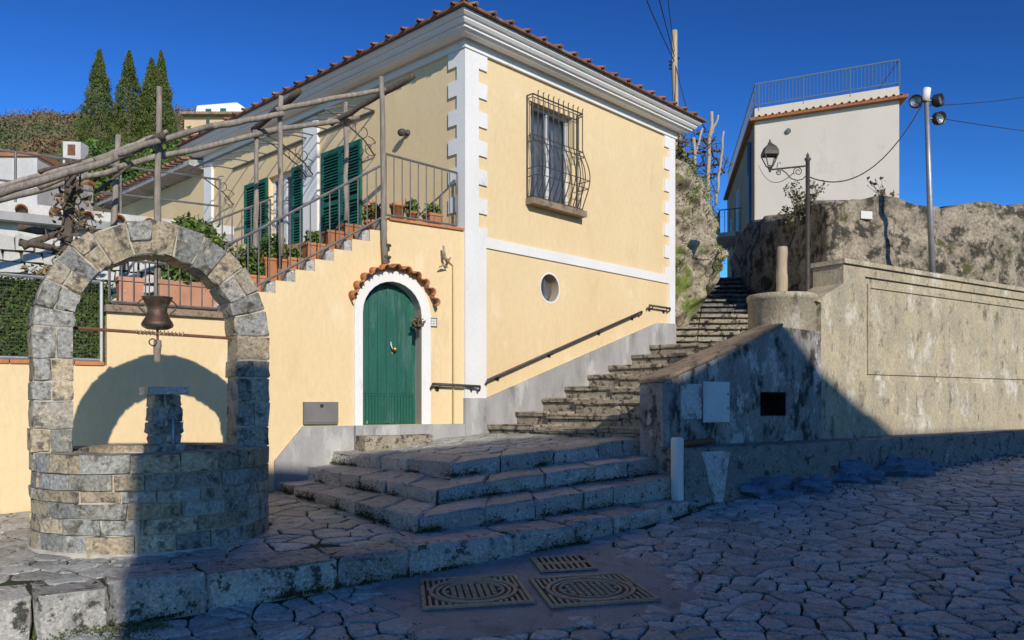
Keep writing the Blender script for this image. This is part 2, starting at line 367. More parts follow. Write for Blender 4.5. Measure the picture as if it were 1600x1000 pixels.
def offset_line(line, d):
    out = []
    for i, p in enumerate(line):
        a = line[max(i - 1, 0)]; b = line[min(i + 1, len(line) - 1)]
        n1 = (p - a) if i else (b - p); n2 = (b - p) if i < len(line) - 1 else (p - a)
        n1 = Vector((-n1.y, n1.x)).normalized(); n2 = Vector((-n2.y, n2.x)).normalized()
        m = (n1 + n2).normalized(); out.append(p + m * d / max(.4, m.dot(n1)))
    return out
KERB = [Vector(p) for p in ((-6.6, 2.85), (-4.5, 4.1), (-3.0, 5.05), (-2.65, 5.31), (-.82, 6.46), (.59, 7.46), (1.55, 8.42), (2.35, 9.3))]
bench_u = [FW.P(u, 0, .40) for u in (.95, 12.0)]
road_poly = [(-14, -12), (18, -12), (18, 18)] + [(p.x, p.y) for p in (FW.P(11.5, 0, .4), FW.P(.8, 0, .4))] + [(p.x, p.y) for p in KERB[::-1]] + [(-14, -1.5)]
# the cement patch round the manholes
def rp(px, py):                     # sight line met with the road plane
    y = (EYE + .4) / (.08 + (py - HZ) / FPX); return Vector(((px - 800) / FPX * y, y, 0))
patch_px = [(618, 915), (700, 880), (800, 862), (930, 858), (990, 880), (1068, 915), (1050, 945), (1000, 962), (880, 972), (760, 985), (672, 985), (655, 955), (618, 940)]
patch = [rp(*p) for p in patch_px]; pcn = sum(patch, Vector()) / len(patch); patch_in = [(p.x, p.y) for p in patch]; patch = [pcn + (p - pcn) * 1.16 for p in patch]
pm = MB(); n = len(patch)
pm.add([Vector((p.x, p.y, road_z(p.x, p.y) + .001)) for p in patch] + [Vector((p.x, p.y, road_z(p.x, p.y) - .03)) for p in patch], [tuple(range(n))] + [(i, (i + 1) % n, (i + 1) % n + n, i + n) for i in range(n)])
pm.build('cement_patch', 'cement_patch', road)
rr = random.Random(5)
cells = [c for c in voronoi(-4.6, 10.5, 3.9, 13.6, .15, rr, .5, 1.4, .24) if inside((c[0].x, c[0].y), road_poly) and not inside((c[0].x, c[0].y), patch_in)]
road_cells = cells
lay(cells, road, 'paving_stone', 'road_stone', road_z, .0095, .010, .003, (-.006, .010), rr, 300, 'distant_paving_stones')

pav_poly = [(p.x, p.y) for p in KERB] + [(1.9, 9.6), (C.x + .2, C.y)] + [tuple(FD.P(u, 0)[:2]) for u in (0, 9)] + [(-9, 4)]
pav_poly = [(p.x, p.y) for p in offset_line(KERB, .12)] + pav_poly[len(KERB):]
pb = MB(); n = len(pav_poly)
pb.add([Vector((p[0], p[1], pave_z(*p) - .02)) for p in pav_poly] + [Vector((p[0], p[1], -.3)) for p in pav_poly], [tuple(range(n))] + [(i, (i + 1) % n, (i + 1) % n + n, i + n) for i in range(n)])
pavement = pb.build('pavement', 'joint_soil', kind='structure'); pavement['label'] = 'raised stone pavement under the well'

def edge_blocks(parent, name, line, inner, zf, rise, lens, mat, rr, bev=.03, jit=.012, front_drop=0.0, drop_at=None):
    """blocks laid along a polyline; inner is the polyline on the far side"""
    for k in range(len(line) - 1):
        a, b, c, d = line[k], line[k + 1], inner[k], inner[k + 1]
        L = (b - a).length; cuts = [0]; 
        while cuts[-1] < L - lens[0] * .8: cuts.append(cuts[-1] + rr.uniform(*lens))
        cuts = [x * L / max(cuts[-1], 1e-6) for x in cuts] if len(cuts) > 1 else [0, L]
        for i in range(len(cuts) - 1):
            t0, t1 = (cuts[i] + .006) / L, (cuts[i + 1] - .006) / L
            q = [a.lerp(b, t0), a.lerp(b, t1), c.lerp(d, t1), c.lerp(d, t0)]
            dz = rr.uniform(-.012, .008); out = rr.uniform(-.018, .012)
            nn = (q[0] - q[3]).normalized() * out; q[0] = q[0] + nn; q[1] = q[1] + nn
            rs = rise(q[0]) if callable(rise) else rise
            top = [Vector((p[0], p[1], zf(p[0], p[1]) + dz)) for p in q]
            bot = [Vector((p[0], p[1], zf(p[0], p[1]) - rs)) for p in q]
            stone(name, bot + top, mat, parent, bev * rr.uniform(.8, 1.3), jit, 2, 1, True)
rk = random.Random(21)
edge_blocks(pavement, 'kerb_stone', KERB, offset_line(KERB, .46), pave_z, lambda p: max(.16, pave_z(p[0], p[1]) - road_z(p[0], p[1]) + .03), (.5, .95), 'kerb_stone', rk, .034, .018)
kin = offset_line(KERB, .44)
inner_poly = [(p.x, p.y) for p in kin] + pav_poly[len(KERB):]
cells = [c for c in voronoi(-7, 2.5, 4.2, 11.5, .25, rk, .42, 1.2) if inside((c[0].x, c[0].y), inner_poly) and (c[0] - Vector((-3.165, 7.16))).length > .85]
lay(cells, pavement, 'pavement_stone', 'pave_stone', pave_z, .009, .010, .006, (-.012, .0), rk, 240, 'hidden_pavement_stones', .012)

jm = []
for c, poly in road_cells:
    if c.y < 9.5 and rr.random() < .55:
        v_ = rr.choice(poly)
        for _ in range(14): q = v_ + Vector((rr.gauss(0, .03), rr.gauss(0, .012))); jm.append(Vector((q.x, q.y, road_z(q.x, q.y) - .008 + abs(rr.gauss(0, .006)))))
for _ in range(60):
    c = rp(rr.uniform(50, 260), rr.uniform(975, 1000))
    for _ in range(40): q = c + Vector((rr.gauss(0, .04), rr.gauss(0, .02), 0)); jm.append(Vector((q.x, q.y, road_z(q.x, q.y) + abs(rr.gauss(0, .015)))))
leaves('joint_moss', jm, .011, 'moss_bright', None, 1.2, 1.0, kind='stuff', label='small green moss tufts in the paving joints')
# ---------------------------------------------------------------- lower steps in front of the door
def plane3(a, b, c):
    n = (b - a).cross(c - a)
    return lambda x, y: a.z - (n.x * (x - a.x) + n.y * (y - a.y)) / n.z
tiers = [  # left end, corner, right end
    (Vector((-2.96, 10.1, .498)), Vector((-.835, 7.11, .495)), Vector((2.02, 9.3, .666))),
    (Vector((-2.66, 10.315, .690)), Vector((-.74, 7.95, .652)), Vector((1.85, 9.62, .875))),
    (Vector((-2.37, 10.52, .865)), Vector((-.654, 8.77, .850)), Vector((1.62, 10.02, 1.06)))]
lower = thing('stone_steps', (-.8, 8.8, .3), 'three worn dark stone steps wrapping round a corner below the green door', 'steps')
TZ = [plane3(*t) for t in tiers]; rs_ = random.Random(33)
for k, (l_, c_, r_) in enumerate(tiers):
    zf = TZ[k]
    line = [l_.xy, c_.xy, r_.xy]
    back = [C + Vector((.02, .05, 0)), FR.P(.5, 0, 0)]
    poly = [l_.xy, c_.xy, r_.xy, FW.P(.2, 0, -.3).xy, FR.P(1.2, 0, .0).xy, C.xy]
    n = len(poly); cb = MB()
    ip = offset_line(line, .06); poly2 = ip + poly[3:]
    cb.add([Vector((p.x, p.y, zf(p.x, p.y) - .03)) for p in poly2] + [Vector((p.x, p.y, .1)) for p in poly2], [tuple(range(n))] + [(i, (i + 1) % n, (i + 1) % n + n, i + n) for i in range(n)])
    cb.build('step_core', 'dark_mortar', lower)
    low = (lambda x, y: pave_z(x, y)) if k == 0 else TZ[k - 1]
    edge_blocks(lower, 'step_block', line, offset_line(line, .42 if k == 2 else .50), zf, (lambda p, low=low, zf=zf: max(.06, zf(p[0], p[1]) - low(p[0], p[1]) + .03)), (.42, .8), 'step_stone', rs_, .020, .013)
l_, c_, r_ = tiers[2]
ip = offset_line([l_.xy, c_.xy, r_.xy], .40)
lp = [tuple(p) for p in ip] + [tuple(FW.P(.2, 0, -.4).xy), tuple(FR.P(.45, 0, .02).xy), tuple(C.xy)]
cells = [c for c in voronoi(-3, 3, 8.5, 12.5, .19, rs_, .36, 1.4) if inside((c[0].x, c[0].y), lp)]
lay(cells, lower, 'landing_sett', 'pave_stone', TZ[2], .007, .008, .003, (-.012, -.003), rs_, 200, 'hidden_setts', .012)

mp = []
def foot_moss(line, zf, dens, rr):
    for a, b in zip(line, line[1:]):
        L = (b - a).length; nrm = Vector(((b - a).y, -(b - a).x)).normalized()
        for _ in range(int(L * dens)):
            p = a.lerp(b, rr.random())
            if noisy((p.x, p.y, 0), 1.7, 1, 40) < -.05: continue
            for _ in range(20):
                q = p - nrm * rr.uniform(-.012, .004) + (b - a).normalized() * rr.gauss(0, .06); mp.append(Vector((q.x, q.y, zf(q.x, q.y) + abs(rr.gauss(0, .045)))))
            for _ in range(26):
                q = p + nrm * (abs(rr.gauss(0, .022)) + .005) + (b - a).normalized() * rr.gauss(0, .05); mp.append(Vector((q.x, q.y, zf(q.x, q.y) + abs(rr.gauss(0, .012)))))
for k, (l_, c_, r_) in enumerate(tiers): foot_moss([l_.xy, c_.xy, r_.xy], pave_z if k == 0 else TZ[k - 1], 16, rs_)
foot_moss(KERB[2:], road_z, 18, rs_)
leaves('riser_moss', mp, .012, 'moss', None, 1.2, 1.0, kind='stuff', label='dark green moss along the feet of the steps and kerb')
# ---------------------------------------------------------------- street stairs beside the house
stairs = thing('street_stairs', (1.2, 12.2, 1.0), 'wide flight of worn mossy stone stairs climbing beside the yellow house', 'stairs')
lefts = [(763, 660), (806, 641), (846, 621), (882, 603), (917, 585), (950, 569), (986, 553), (1014, 538)]
LU = [FR.at(*p) for p in lefts]
nr = FR.n
inA = FW.P(0, 0, -.42)
def right_len(u):
    p = FR.P(u, 0); # p + nr*s meets parapet inner line
    d = inA - p; wn = FW.n
    return max(1.2, (wn.dot(inA) - wn.dot(p)) / wn.dot(nr))
for k in range(len(LU)):
    u0, z0 = LU[k]; u1 = LU[k + 1][0] if k + 1 < len(LU) else u0 + .62
    s0 = right_len(u0) + .12
    ncut = 5; prev = .0
    cuts = [0] + sorted(rs_.uniform(.1, .9) * 1 for _ in range(0)) 
    fr = [0]
    while fr[-1] < s0 - .3: fr.append(min(s0, fr[-1] + rs_.uniform(.7, 1.35)))
    fr[-1] = s0
    for i in range(len(fr) - 1):
        a, b = fr[i] + .002, fr[i + 1] - .002
        sag = -.05 * math.sin(math.pi * (a + b) / 2 / s0) + rs_.uniform(-.005, .005)
        bow = .05 * math.sin(math.pi * (a + b) / 2 / s0) + rs_.uniform(-.007, .007)
        for nm, za, zb_, lead in (('stair_block', z0 - .26, z0 - .072, 0), ('tread_slab', z0 - .070, z0, .04)):
            pts = []
            for z in (za, zb_):
                for (u, s_) in ((u0 - bow - lead, a), (u0 - bow - lead, b), (u1 + .1, b), (u1 + .1, a)):
                    p = FR.P(u, 0, s_); pts.append(Vector((p.x, p.y, z + sag)))
            stone(nm, pts, 'stair_stone', stairs, .016, .009, 2, 2, True)
core = MB()
for k in range(len(LU)):
    u0, z0 = LU[k]; s0 = right_len(u0) + .1
    core.hexa(FR.box(u0 + .14, 5.6, .6, z0 - .14, .01, s0))
core.build('stair_core', 'dark_mortar', stairs)

up = thing('alley_stairs', (4.4, 17.5, 2.5), 'narrow upper stairs rising between the rock and the pale building', 'stairs')
z = LU[-1][1]; y = 15.55; k = 0
zs = []
while k < 13:
    rise = .165; run = .42 if k < 5 else .40
    z += rise; y += run; t = k / 12
    x0 = lerp(2.7, 4.55, t) ; x1 = lerp(5.6, 5.95, t)
    nb = 3
    for i in range(nb):
        a = lerp(x0, x1, i / nb) + .006; b = lerp(x0, x1, (i + 1) / nb) - .006
        pz = rs_.uniform(-.012, .012)
        oy = rs_.uniform(-.012, .012)
        stone('stair_block', boxw(a, b, y + .05 + oy, y + .62, z - .26, z - .055), 'stair_stone' if k < 5 else 'shaded_step', up, .012, .008, 1, 1, True)
        stone('tread_slab', boxw(a, b, y - .03 + oy, y + .62, z - .053, z + pz), 'stair_stone' if k < 5 else 'shaded_step', up, .012, .006, 1, 1, True)  # upper flight gets the darkened colour that stands for shade
    k += 1
TOPZ, TOPY = z, y
mk('alley_path', [(3.5, TOPY + .5, TOPZ - .01), (9, TOPY + .5, TOPZ - .01), (12, 45, TOPZ + .6), (5, 45, TOPZ + .6), (3.5, TOPY + .5, 1), (9, TOPY + .5, 1), (12, 45, 1), (5, 45, 1)], [(0, 1, 2, 3), (0, 4, 5, 1), (1, 5, 6, 2), (2, 6, 7, 3), (3, 7, 4, 0)], 'plaster_grey', kind='structure')

# ---------------------------------------------------------------- the yellow house
ZT, ZF0 = 6.98, 6.66
RL, LLn = 5.55, 8.10
house = thing('yellow_house', (C.x, C.y, 1.0), 'two storey yellow house with white quoins and cornice beside the stairs', 'house')
wb = MB()
wu0, wz1 = FR.at(829, 158); wu1, _ = FR.at(894, 170); _, wz0 = FR.at(829, 311)
cu, cz = FR.at(859, 450); cr = .225
circ = [(cu + cr * math.cos(2 * math.pi * i / 28), cz + cr * math.sin(2 * math.pi * i / 28)) for i in range(28)]
FR.panel(wb, [(0, .5), (RL, .5), (RL, ZT), (0, ZT)], [[(wu0, wz0), (wu1, wz0), (wu1, wz1), (wu0, wz1)], circ], 0, .2, 0)
bu0 = 3.185 * 1.453; bu1 = 3.80 * 1.453
FL.panel(wb, [(0, .5), (LLn, .5), (LLn, ZT), (0, ZT)], [[(bu0, 4.02), (bu1, 4.02), (bu1, 5.84), (bu0, 5.84)]], 0, .18, 0)
pR, pB, pL = FR.P(RL, 0), FR.P(RL, 0) + ldir * LLn, FL.P(LLn, 0)
for a, b in ((pR, pB), (pB, pL)):
    wb.add([a + Vector((0, 0, .5)), b + Vector((0, 0, .5)), b + Vector((0, 0, ZT)), a + Vector((0, 0, ZT))], [(0, 1, 2, 3)])
wb.add([C + Vector((0, 0, ZT)), pR + Vector((0, 0, ZT)), pB + Vector((0, 0, ZT)), pL + Vector((0, 0, ZT))], [(0, 1, 2, 3)])
wall = wb.build('wall', 'plaster_yellow', house)
# cornice: a profile swept round the four sides
prof = [(.0, 6.66), (.05, 6.66), (.05, 6.785), (.075, 6.80), (.085, 6.80), (.12, 6.765), (.20, 6.775), (.255, 6.815), (.27, 6.815), (.27, 6.85), (.305, 6.855), (.335, 6.89), (.335, 6.92), (.365, 6.925), (.40, 6.955), (.40, 6.995), (.0, 6.995)]
def ring(proj):
    return [C + FR.n * proj + FL.n * proj, pR + FR.n * proj - FL.n * proj, pB - FR.n * proj - FL.n * proj, pL - FR.n * proj + FL.n * proj]
def ring(proj):
    r_, l2 = rdir, ldir
    return [C - r_ * proj - l2 * proj, C + r_ * (RL + proj) - l2 * proj, C + r_ * (RL + proj) + l2 * (LLn + proj), C - r_ * proj + l2 * (LLn + proj)]
cm = MB()
for (p, z) in prof: cm.v += [q + Vector((0, 0, z)) for q in ring(p)]
for i in range(len(prof) - 1):
    for j in range(4): cm.f.append((i * 4 + j, i * 4 + (j + 1) % 4, (i + 1) * 4 + (j + 1) % 4, (i + 1) * 4 + j))
cornice = cm.build('cornice', 'plaster_white', house)
# hipped roof with barrel tiles along the eaves
e = ring(.47); hz = 7.0
ridge = [C + rdir * RL / 2 + ldir * RL / 2, C + rdir * RL / 2 + ldir * (LLn - RL / 2)]
rv = [q + Vector((0, 0, hz)) for q in e] + [q + Vector((0, 0, hz + .035)) for q in e] + [q + Vector((0, 0, hz + .9)) for q in ridge]
roof = mk('roof', rv, [(0, 1, 5, 4), (1, 2, 6, 5), (2, 3, 7, 6), (3, 0, 4, 7), (4, 5, 8), (5, 6, 9, 8), (6, 7, 9), (7, 4, 8, 9), (3, 2, 1, 0)], 'roof_tile', house)
def barrel(p, d, length, r, rise=0.0, th=.012, seg=6, side=None, up=Vector((0, 0, 1)), taper=.85):
    """half-round tile: starts at p, runs along d, arches towards up"""
    d = d.normalized(); s_ = d.cross(up).normalized(); u2 = s_.cross(d); v, f = [], []
    for (t, k) in ((0, 1), (length, taper)):
        for rr_ in (r * k, r * k - th):
            for i in range(seg + 1):
                a = math.pi * i / seg; v.append(p + d * t + s_ * math.cos(a) * rr_ + u2 * math.sin(a) * rr_)
    n = seg + 1
    for i in range(seg):
        f += [(i, i + 1, 2 * n + i + 1, 2 * n + i), (n + i, 3 * n + i, 3 * n + i + 1, n + i + 1), (i, n + i, n + i + 1, i + 1), (2 * n + i, 2 * n + i + 1, 3 * n + i + 1, 3 * n + i)]
    f += [(0, 2 * n, 3 * n, n), (n - 1, 2 * n - 1, 4 * n - 1, 3 * n - 1)]
    return v, f
def eave_row(o, u, inward, L, slope=.26):
    k = 0; s_ = .2
    while s_ < L - .15:
        p = o + u * s_ - inward * .05 + Vector((0, 0, hz + .022))
        run = min(1.6, min(s_, L - s_))
        v, f = barrel(p, inward + Vector((0, 0, slope + .02)), max(.25, run), .042 + R.uniform(-.004, .004))
        mk('roof_tile', v, f, 'roof_tile', roof, True); s_ += .365
eave_row(e[0], rdir, ldir, RL + .94); eave_row(e[0], ldir, rdir, LLn + .94)
fm = MB(); fm.lathe(e[0] + (rdir + ldir) * .16 + Vector((0, 0, hz + .02)), [(.0, 0), (.07, 0), (.06, .05), (.03, .07), (.045, .11), (.02, .15), (.008, .24), (0, .25)], 10)
fm.build('finial', 'roof_tile', roof, True)
for i in range(9):    # hip ridge tiles
    v, f = barrel(e[0] + (rdir + ldir) * (.05 + i * .28) + Vector((0, 0, hz + .05 + i * .28 * .325)), (rdir + ldir) + Vector((0, 0, .325)), .42, .07)
    mk('ridge_tile', v, f, 'roof_tile', roof, True)
# quoins and corner pilasters
def quoin(F, u0, u1, z0, z1, n1=.03): return stone('quoin', F.box(u0, u1, z0, z1, -.02, n1), 'plaster_white', house, .004, .0)
zq = FR.at(759.5, 240 * .36)[1]
ub, us = FR.at(759.5, 200)[0], FR.at(746, 200)[0]
lb, ls = FL.at(702.6, 200)[0], FL.at(716, 200)[0]
zb1 = FR.at(757.8, 387.5)[1]; zb0 = zb1 + .15
ztop = ZF0; per = .426; hq = .225
stone('corner_strip', [C + rdir * us - FR.n * .0 + Vector((0, 0, zb1)), C + rdir * us + FR.n * .03 + Vector((0, 0, zb1)), C + FR.n * .03 + FL.n * .03 + Vector((0, 0, zb1)), C + ldir * ls + FL.n * .03 + Vector((0, 0, zb1)),
      C + rdir * us + Vector((0, 0, ztop)), C + rdir * us + FR.n * .03 + Vector((0, 0, ztop)), C + FR.n * .03 + FL.n * .03 + Vector((0, 0, ztop)), C + ldir * ls + FL.n * .03 + Vector((0, 0, ztop))], 'plaster_white', house, .0015, 0)
z = ztop
while z - hq > zb0 - .1:
    zl = max(z - hq, zb0)
    quoin(FR, us, ub, zl, z); quoin(FL, ls, lb, zl, z); z -= per
MBp = MB().hexa(FR.box(-.03, .40, .45, zb0, -.02, .034)); MBp.build('corner_pilaster', 'plaster_white', house)
rq0, rq1 = FR.at(1037, 300)[0], FR.at(1044, 300)[0]
MB().hexa(FR.box(rq1, RL + .03, FR.at(1048, 490)[1] - .5, ztop, -.02, .03)).build('corner_strip', 'plaster_white', house)
z = ztop
while z - hq > zb1:
    quoin(FR, rq0, rq1, z - hq, z); z -= per
MB().hexa(FR.box(.40, rq1, zb1, zb1 + .155, -.02, .028)).build('band', 'plaster_white', house)
# grey plinth following the stairs
pl = [FR.at(*p) for p in ((757, 622), (1024, 505))]
pz0 = FR.at(740, 622)[1]
FR.plate([(-.035, .4), (RL + .04, .9), (RL + .04, FR.at(1052, 506)[1]), pl[1], (.405, pl[0][1]), (.405, pz0), (-.035, pz0)], -.01, .045).build('plinth', 'plaster_grey', house)
# barred window
win = MB(); 
win.hexa(FR.box(wu0, wu0 + .055, wz0, wz1, -.16, -.10)); win.hexa(FR.box(wu1 - .055, wu1, wz0, wz1, -.16, -.10))
win.hexa(FR.box(wu0 + .055, wu1 - .055, wz1 - .06, wz1, -.16, -.10)); win.hexa(FR.box(wu0 + .055, wu1 - .055, wz0, wz0 + .06, -.16, -.10))
um = (wu0 + wu1) / 2; win.hexa(FR.box(um - .035, um + .035, wz0 + .06, wz1 - .06, -.157, -.097))
window = win.build('window', 'paint_white', house)
for a, b in ((wu0 + .055, um - .035), (um + .035, wu1 - .055)):
    MB().hexa(FR.box(a, b, wz0 + .06, wz1 - .06, -.132, -.126)).build('pane', 'glass', window)
cur = MB(); nn_ = 60
for i in range(nn_ + 1):
    u = lerp(wu0 + .01, wu1 - .01, i / nn_); d = -.22 + .025 * math.sin(i * .9) + .01 * math.sin(i * 2.3)
    cur.v += [FR.P(u, wz0, d), FR.P(u, wz1, d)]
for i in range(nn_): cur.f.append((2 * i, 2 * i + 2, 2 * i + 3, 2 * i + 1))
cur.build('curtain', 'curtain', window, True)
for a in (.30, .70):
    u = lerp(wu0, wu1, a); MB().hexa(FR.box(u - .03, u + .03, wz0 + .05, wz1 - .25, -.185, -.178)).build('curtain_edge', 'curtain_white', window)
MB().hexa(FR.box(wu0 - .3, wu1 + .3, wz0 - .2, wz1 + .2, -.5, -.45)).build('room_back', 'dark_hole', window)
su0, sz1 = FR.at(821, 303); su1 = FR.at(905, 325)[0]
stone('sill', FR.box(su0, su1, wz0 - .11, wz0 - .012, -.02, .17), 'cap_stone', house, .008, .002)
gu0, gu1 = FR.at(823, 200)[0], FR.at(903, 200)[0] - .04
gz1 = wz1 + .06; gz0 = wz0 + .01
def belly(t):    # t 0 bottom .. 1 top -> projection
    if t > .62: return .13
    x = t / .62; return .13 + .16 * math.sin(math.pi * min(1, max(0, (1 - x))) ** 1.0) ** 1.3 if x > 0 else .13
gr = MB(); gr.tube([FR.P(gu0, gz1, .13), FR.P(gu1, gz1, .13)], .012); gr.tube([FR.P(gu0, gz0, .13), FR.P(gu1, gz0, .13)], .012)
for u in (gu0, gu1):
    gr.tube([FR.P(u, gz1, .13), FR.P(u, gz1, -.02)], .011); gr.tube([FR.P(u, gz0, .13), FR.P(u, gz0, 0)], .011)
    gr.tube([FR.P(u, gz1, .01), FR.P(u, gz0, .01)], .016)
grille = gr.build('window_grille', 'iron', house)
NB = 11
for i in range(NB):
    u = lerp(gu0, gu1, i / (NB - 1)); pts = [FR.P(u, lerp(gz0, gz1, t / 24), belly(t / 24)) for t in range(25)]
    b = MB().tube(pts + ([FR.P(u, gz1 + .07, .13), FR.P(u, gz1 + .085, .15)] if 0 < i else []), .0095, 5); b.build('grille_bar', 'iron', grille, True)
for t in (.97, .60, .54, .28, .20):
    zz = lerp(gz0, gz1, t); m = MB().tube([FR.P(gu0, zz, 0.0), FR.P(gu0, zz, belly(t)), FR.P(gu1, zz, belly(t)), FR.P(gu1, zz, 0)], .008, 5); m.build('grille_bar', 'iron', grille)
for u in (gu0, gu1):
    for s_ in (.05,):
        pts = [FR.P(u, lerp(gz0, gz1, t / 24), lerp(.0, belly(t / 24), .5)) for t in range(16)]
        MB().tube(pts, .008, 5).build('grille_bar', 'iron', grille, True)
# round window
rv_, rf_ = [], []
for i in range(28):
    a = 2 * math.pi * i / 28
    for rr_, n_ in ((cr, .006), (cr + .03, .006), (cr, -.185)): rv_.append(FR.P(cu + rr_ * math.cos(a), cz + rr_ * math.sin(a), n_))
for i in range(28):
    j = (i + 1) % 28; rf_ += [(i * 3, i * 3 + 1, j * 3 + 1, j * 3), (i * 3, j * 3, j * 3 + 2, i * 3 + 2)]
rw = mk('round_window', [p - FR.n * 0.0 for p in rv_], rf_, 'plaster_white', house)
m = MB(); m.add([FR.P(cu + cr * math.cos(a * .2244), cz + cr * math.sin(a * .2244), -.15) for a in range(28)], [tuple(range(28))]); m.build('pane', 'glass', rw)
m = MB(); m.add([FR.P(cu + cr * math.cos(a * .2244), cz + cr * math.sin(a * .2244), -.18) for a in range(28)], [tuple(range(28))]); m.build('blind', 'curtain', rw)
m = MB(); m.hexa(FR.box(cu - .012, cu + .012, cz - cr, cz + cr, -.145, -.12)); m.build('glazing_bar', 'iron_grey', rw)
# left face: louvred shutters, pilaster, glazed door, awnings
def shutter(F, u0, u1, z0, z1, n0, parent):
    m = MB(); w_ = .06
    m.hexa(F.box(u0, u0 + w_, z0, z1, n0, n0 + .04)); m.hexa(F.box(u1 - w_, u1, z0, z1, n0, n0 + .04))
    for za in (z0, (z0 + z1) / 2 - .04, z1 - .08): m.hexa(F.box(u0 + w_, u1 - w_, za, za + .08, n0, n0 + .038))
    s_ = m.build('shutter', 'shutter_green', parent)
    z = z0 + .1
    while z < z1 - .1:
        if abs(z - (z0 + z1) / 2) > .06:
            q = [F.P(u0 + w_, z, n0 + .032), F.P(u1 - w_, z, n0 + .032), F.P(u1 - w_, z + .008, n0 + .036), F.P(u0 + w_, z + .008, n0 + .036),
                 F.P(u0 + w_, z + .036, n0 + .004), F.P(u1 - w_, z + .036, n0 + .004), F.P(u1 - w_, z + .042, n0 + .008), F.P(u0 + w_, z + .042, n0 + .008)]
            MB().hexa(q).build('louvre_slat', 'shutter_green', s_)
        z += .052
    MB().hexa(F.box(u0 + w_, u1 - w_, z0 + .05, z1 - .05, n0 - .005, n0)).build('shutter_back', 'dark_hole', s_)
    return s_
a0, a1 = 1.715 * 1.453, 2.52 * 1.453
shutter(FL, a0, (a0 + a1) / 2 - .003, 4.03, 5.90, .01, house); shutter(FL, (a0 + a1) / 2 + .003, a1, 4.03, 5.90, .01, house)
shutter(FL, bu1 + .0, 4.394 * 1.453, 4.03, 5.84, .01, house); shutter(FL, 2.925 * 1.453, bu0, 4.03, 5.84, .01, house)
gd = MB(); um2 = (bu0 + bu1) / 2
for a, b in ((bu0, bu0 + .06), (um2 - .05, um2 + .05), (bu1 - .06, bu1)): gd.hexa(FL.box(a, b, 4.02, 5.84, -.15, -.09))
gd.hexa(FL.box(bu0, bu1, 5.77, 5.838, -.149, -.091)); gd.hexa(FL.box(bu0, bu1, 4.02, 4.3, -.149, -.091))
gdo = gd.build('glazed_door', 'paint_white', house)
for a, b in ((bu0 + .06, um2 - .05), (um2 + .05, bu1 - .06)): MB().hexa(FL.box(a, b, 4.3, 5.77, -.125, -.119)).build('pane', 'glass', gdo)
MB().hexa(FL.box(bu0, bu1, 4.02, 5.84, -.21, -.2)).build('curtain', 'curtain_white', gdo)
MB().hexa(FL.box(2.603 * 1.453, 2.917 * 1.453, 3.9, ZF0, -.02, .05)).build('pilaster', 'plaster_white', house)
MB().hexa(FL.box(LLn - .32, LLn + .02, 3.9, ZF0, -.02, .05)).build('pilaster', 'plaster_white', house)
def scroll(F, u, z, n, sgn, parent):
    pts = []
    for i in range(22):
        a = i * .38; r = .02 + .008 * i; pts.append(F.P(u, z + r * math.sin(a), n + r * math.cos(a) * sgn))
    return MB().tube(pts, .008, 5).build('scroll', 'iron', parent, True)
for (ua, ub_) in ((a0 - .35, a1 + .25), (bu0 - .5, 4.394 * 1.453 + .5)):
    m = MB(); zA, zB = 6.28, 6.06
    m.tube([FL.P(ua, zA, .03), FL.P(ub_, zA, .03)], .022); m.tube([FL.P(ua, zB, .95), FL.P(ub_, zB, .95)], .022)
    aw = m.build('awning_frame', 'iron_grey', house)
    for i in range(5):
        u = lerp(ua, ub_, i / 4); MB().tube([FL.P(u, lerp(zA, zB, t / 8) + .07 * math.sin(math.pi * t / 8), lerp(.03, .95, t / 8)) for t in range(9)], .014, 5).build('awning_rib', 'iron_grey', aw, True)
    for u in (ua, ub_):
        MB().tube([FL.P(u, 5.55, .02), FL.P(u, 5.75, .22), FL.P(u, 6.0, .7), FL.P(u, zB, .93)], .012, 5).build('awning_bracket', 'iron', aw, True)
        scroll(FL, u, 5.9, .25, 1, aw); scroll(FL, u, 5.65, .12, -1, aw)
# cable clips / white box on pilaster
# left extension: lower continuation of the house
ext = thing('house_extension', FL.P(10.0, 3.0), 'low pale yellow wing with grey soffit beyond the terrace of the yellow house', 'house wing')
ex = MB(); ex.add([FL.P(LLn + .03, 2.5, -.04), FL.P(13, 2.5, -.04), FL.P(13, 6.5, -.04), FL.P(LLn + .03, 6.5, -.04)], [(0, 1, 2, 3)])
ex.add([FL.P(13, 2.5, -.5), FL.P(13, 2.5, -5), FL.P(13, 6.5, -5), FL.P(13, 6.5, -.5)], [(0, 1, 2, 3)]); ex.build('wall', 'plaster_yellow', ext)
ex = MB(); ex.add([FL.P(LLn + .05, 6.50, -.1), FL.P(LLn + .05, 6.56, .36), FL.P(LLn + .05, 6.66, .36), FL.P(LLn + .05, 7.2, -2.5), FL.P(13.4, 6.50, -.1), FL.P(13.4, 6.56, .36), FL.P(13.4, 6.66, .36), FL.P(13.4, 7.2, -2.5)],
    [(0, 1, 5, 4), (1, 2, 6, 5), (2, 3, 7, 6), (0, 3, 2, 1), (4, 5, 6, 7)]); ro = ex.build('roof', 'plaster_grey', ext)
u = LLn + .3
while u < 13.3:
    v, f = barrel(FL.P(u, 6.69, .44), -FL.n + Vector((0, 0, .2)), .6, .075); mk('roof_tile', v, f, 'roof_tile', ro, True); u += .24
m = MB(); m.hexa(FL.box(11.9, 13.05, 2.5, 5.95, -.5, .9)); m.build('lean_to', 'whitewash', ext)
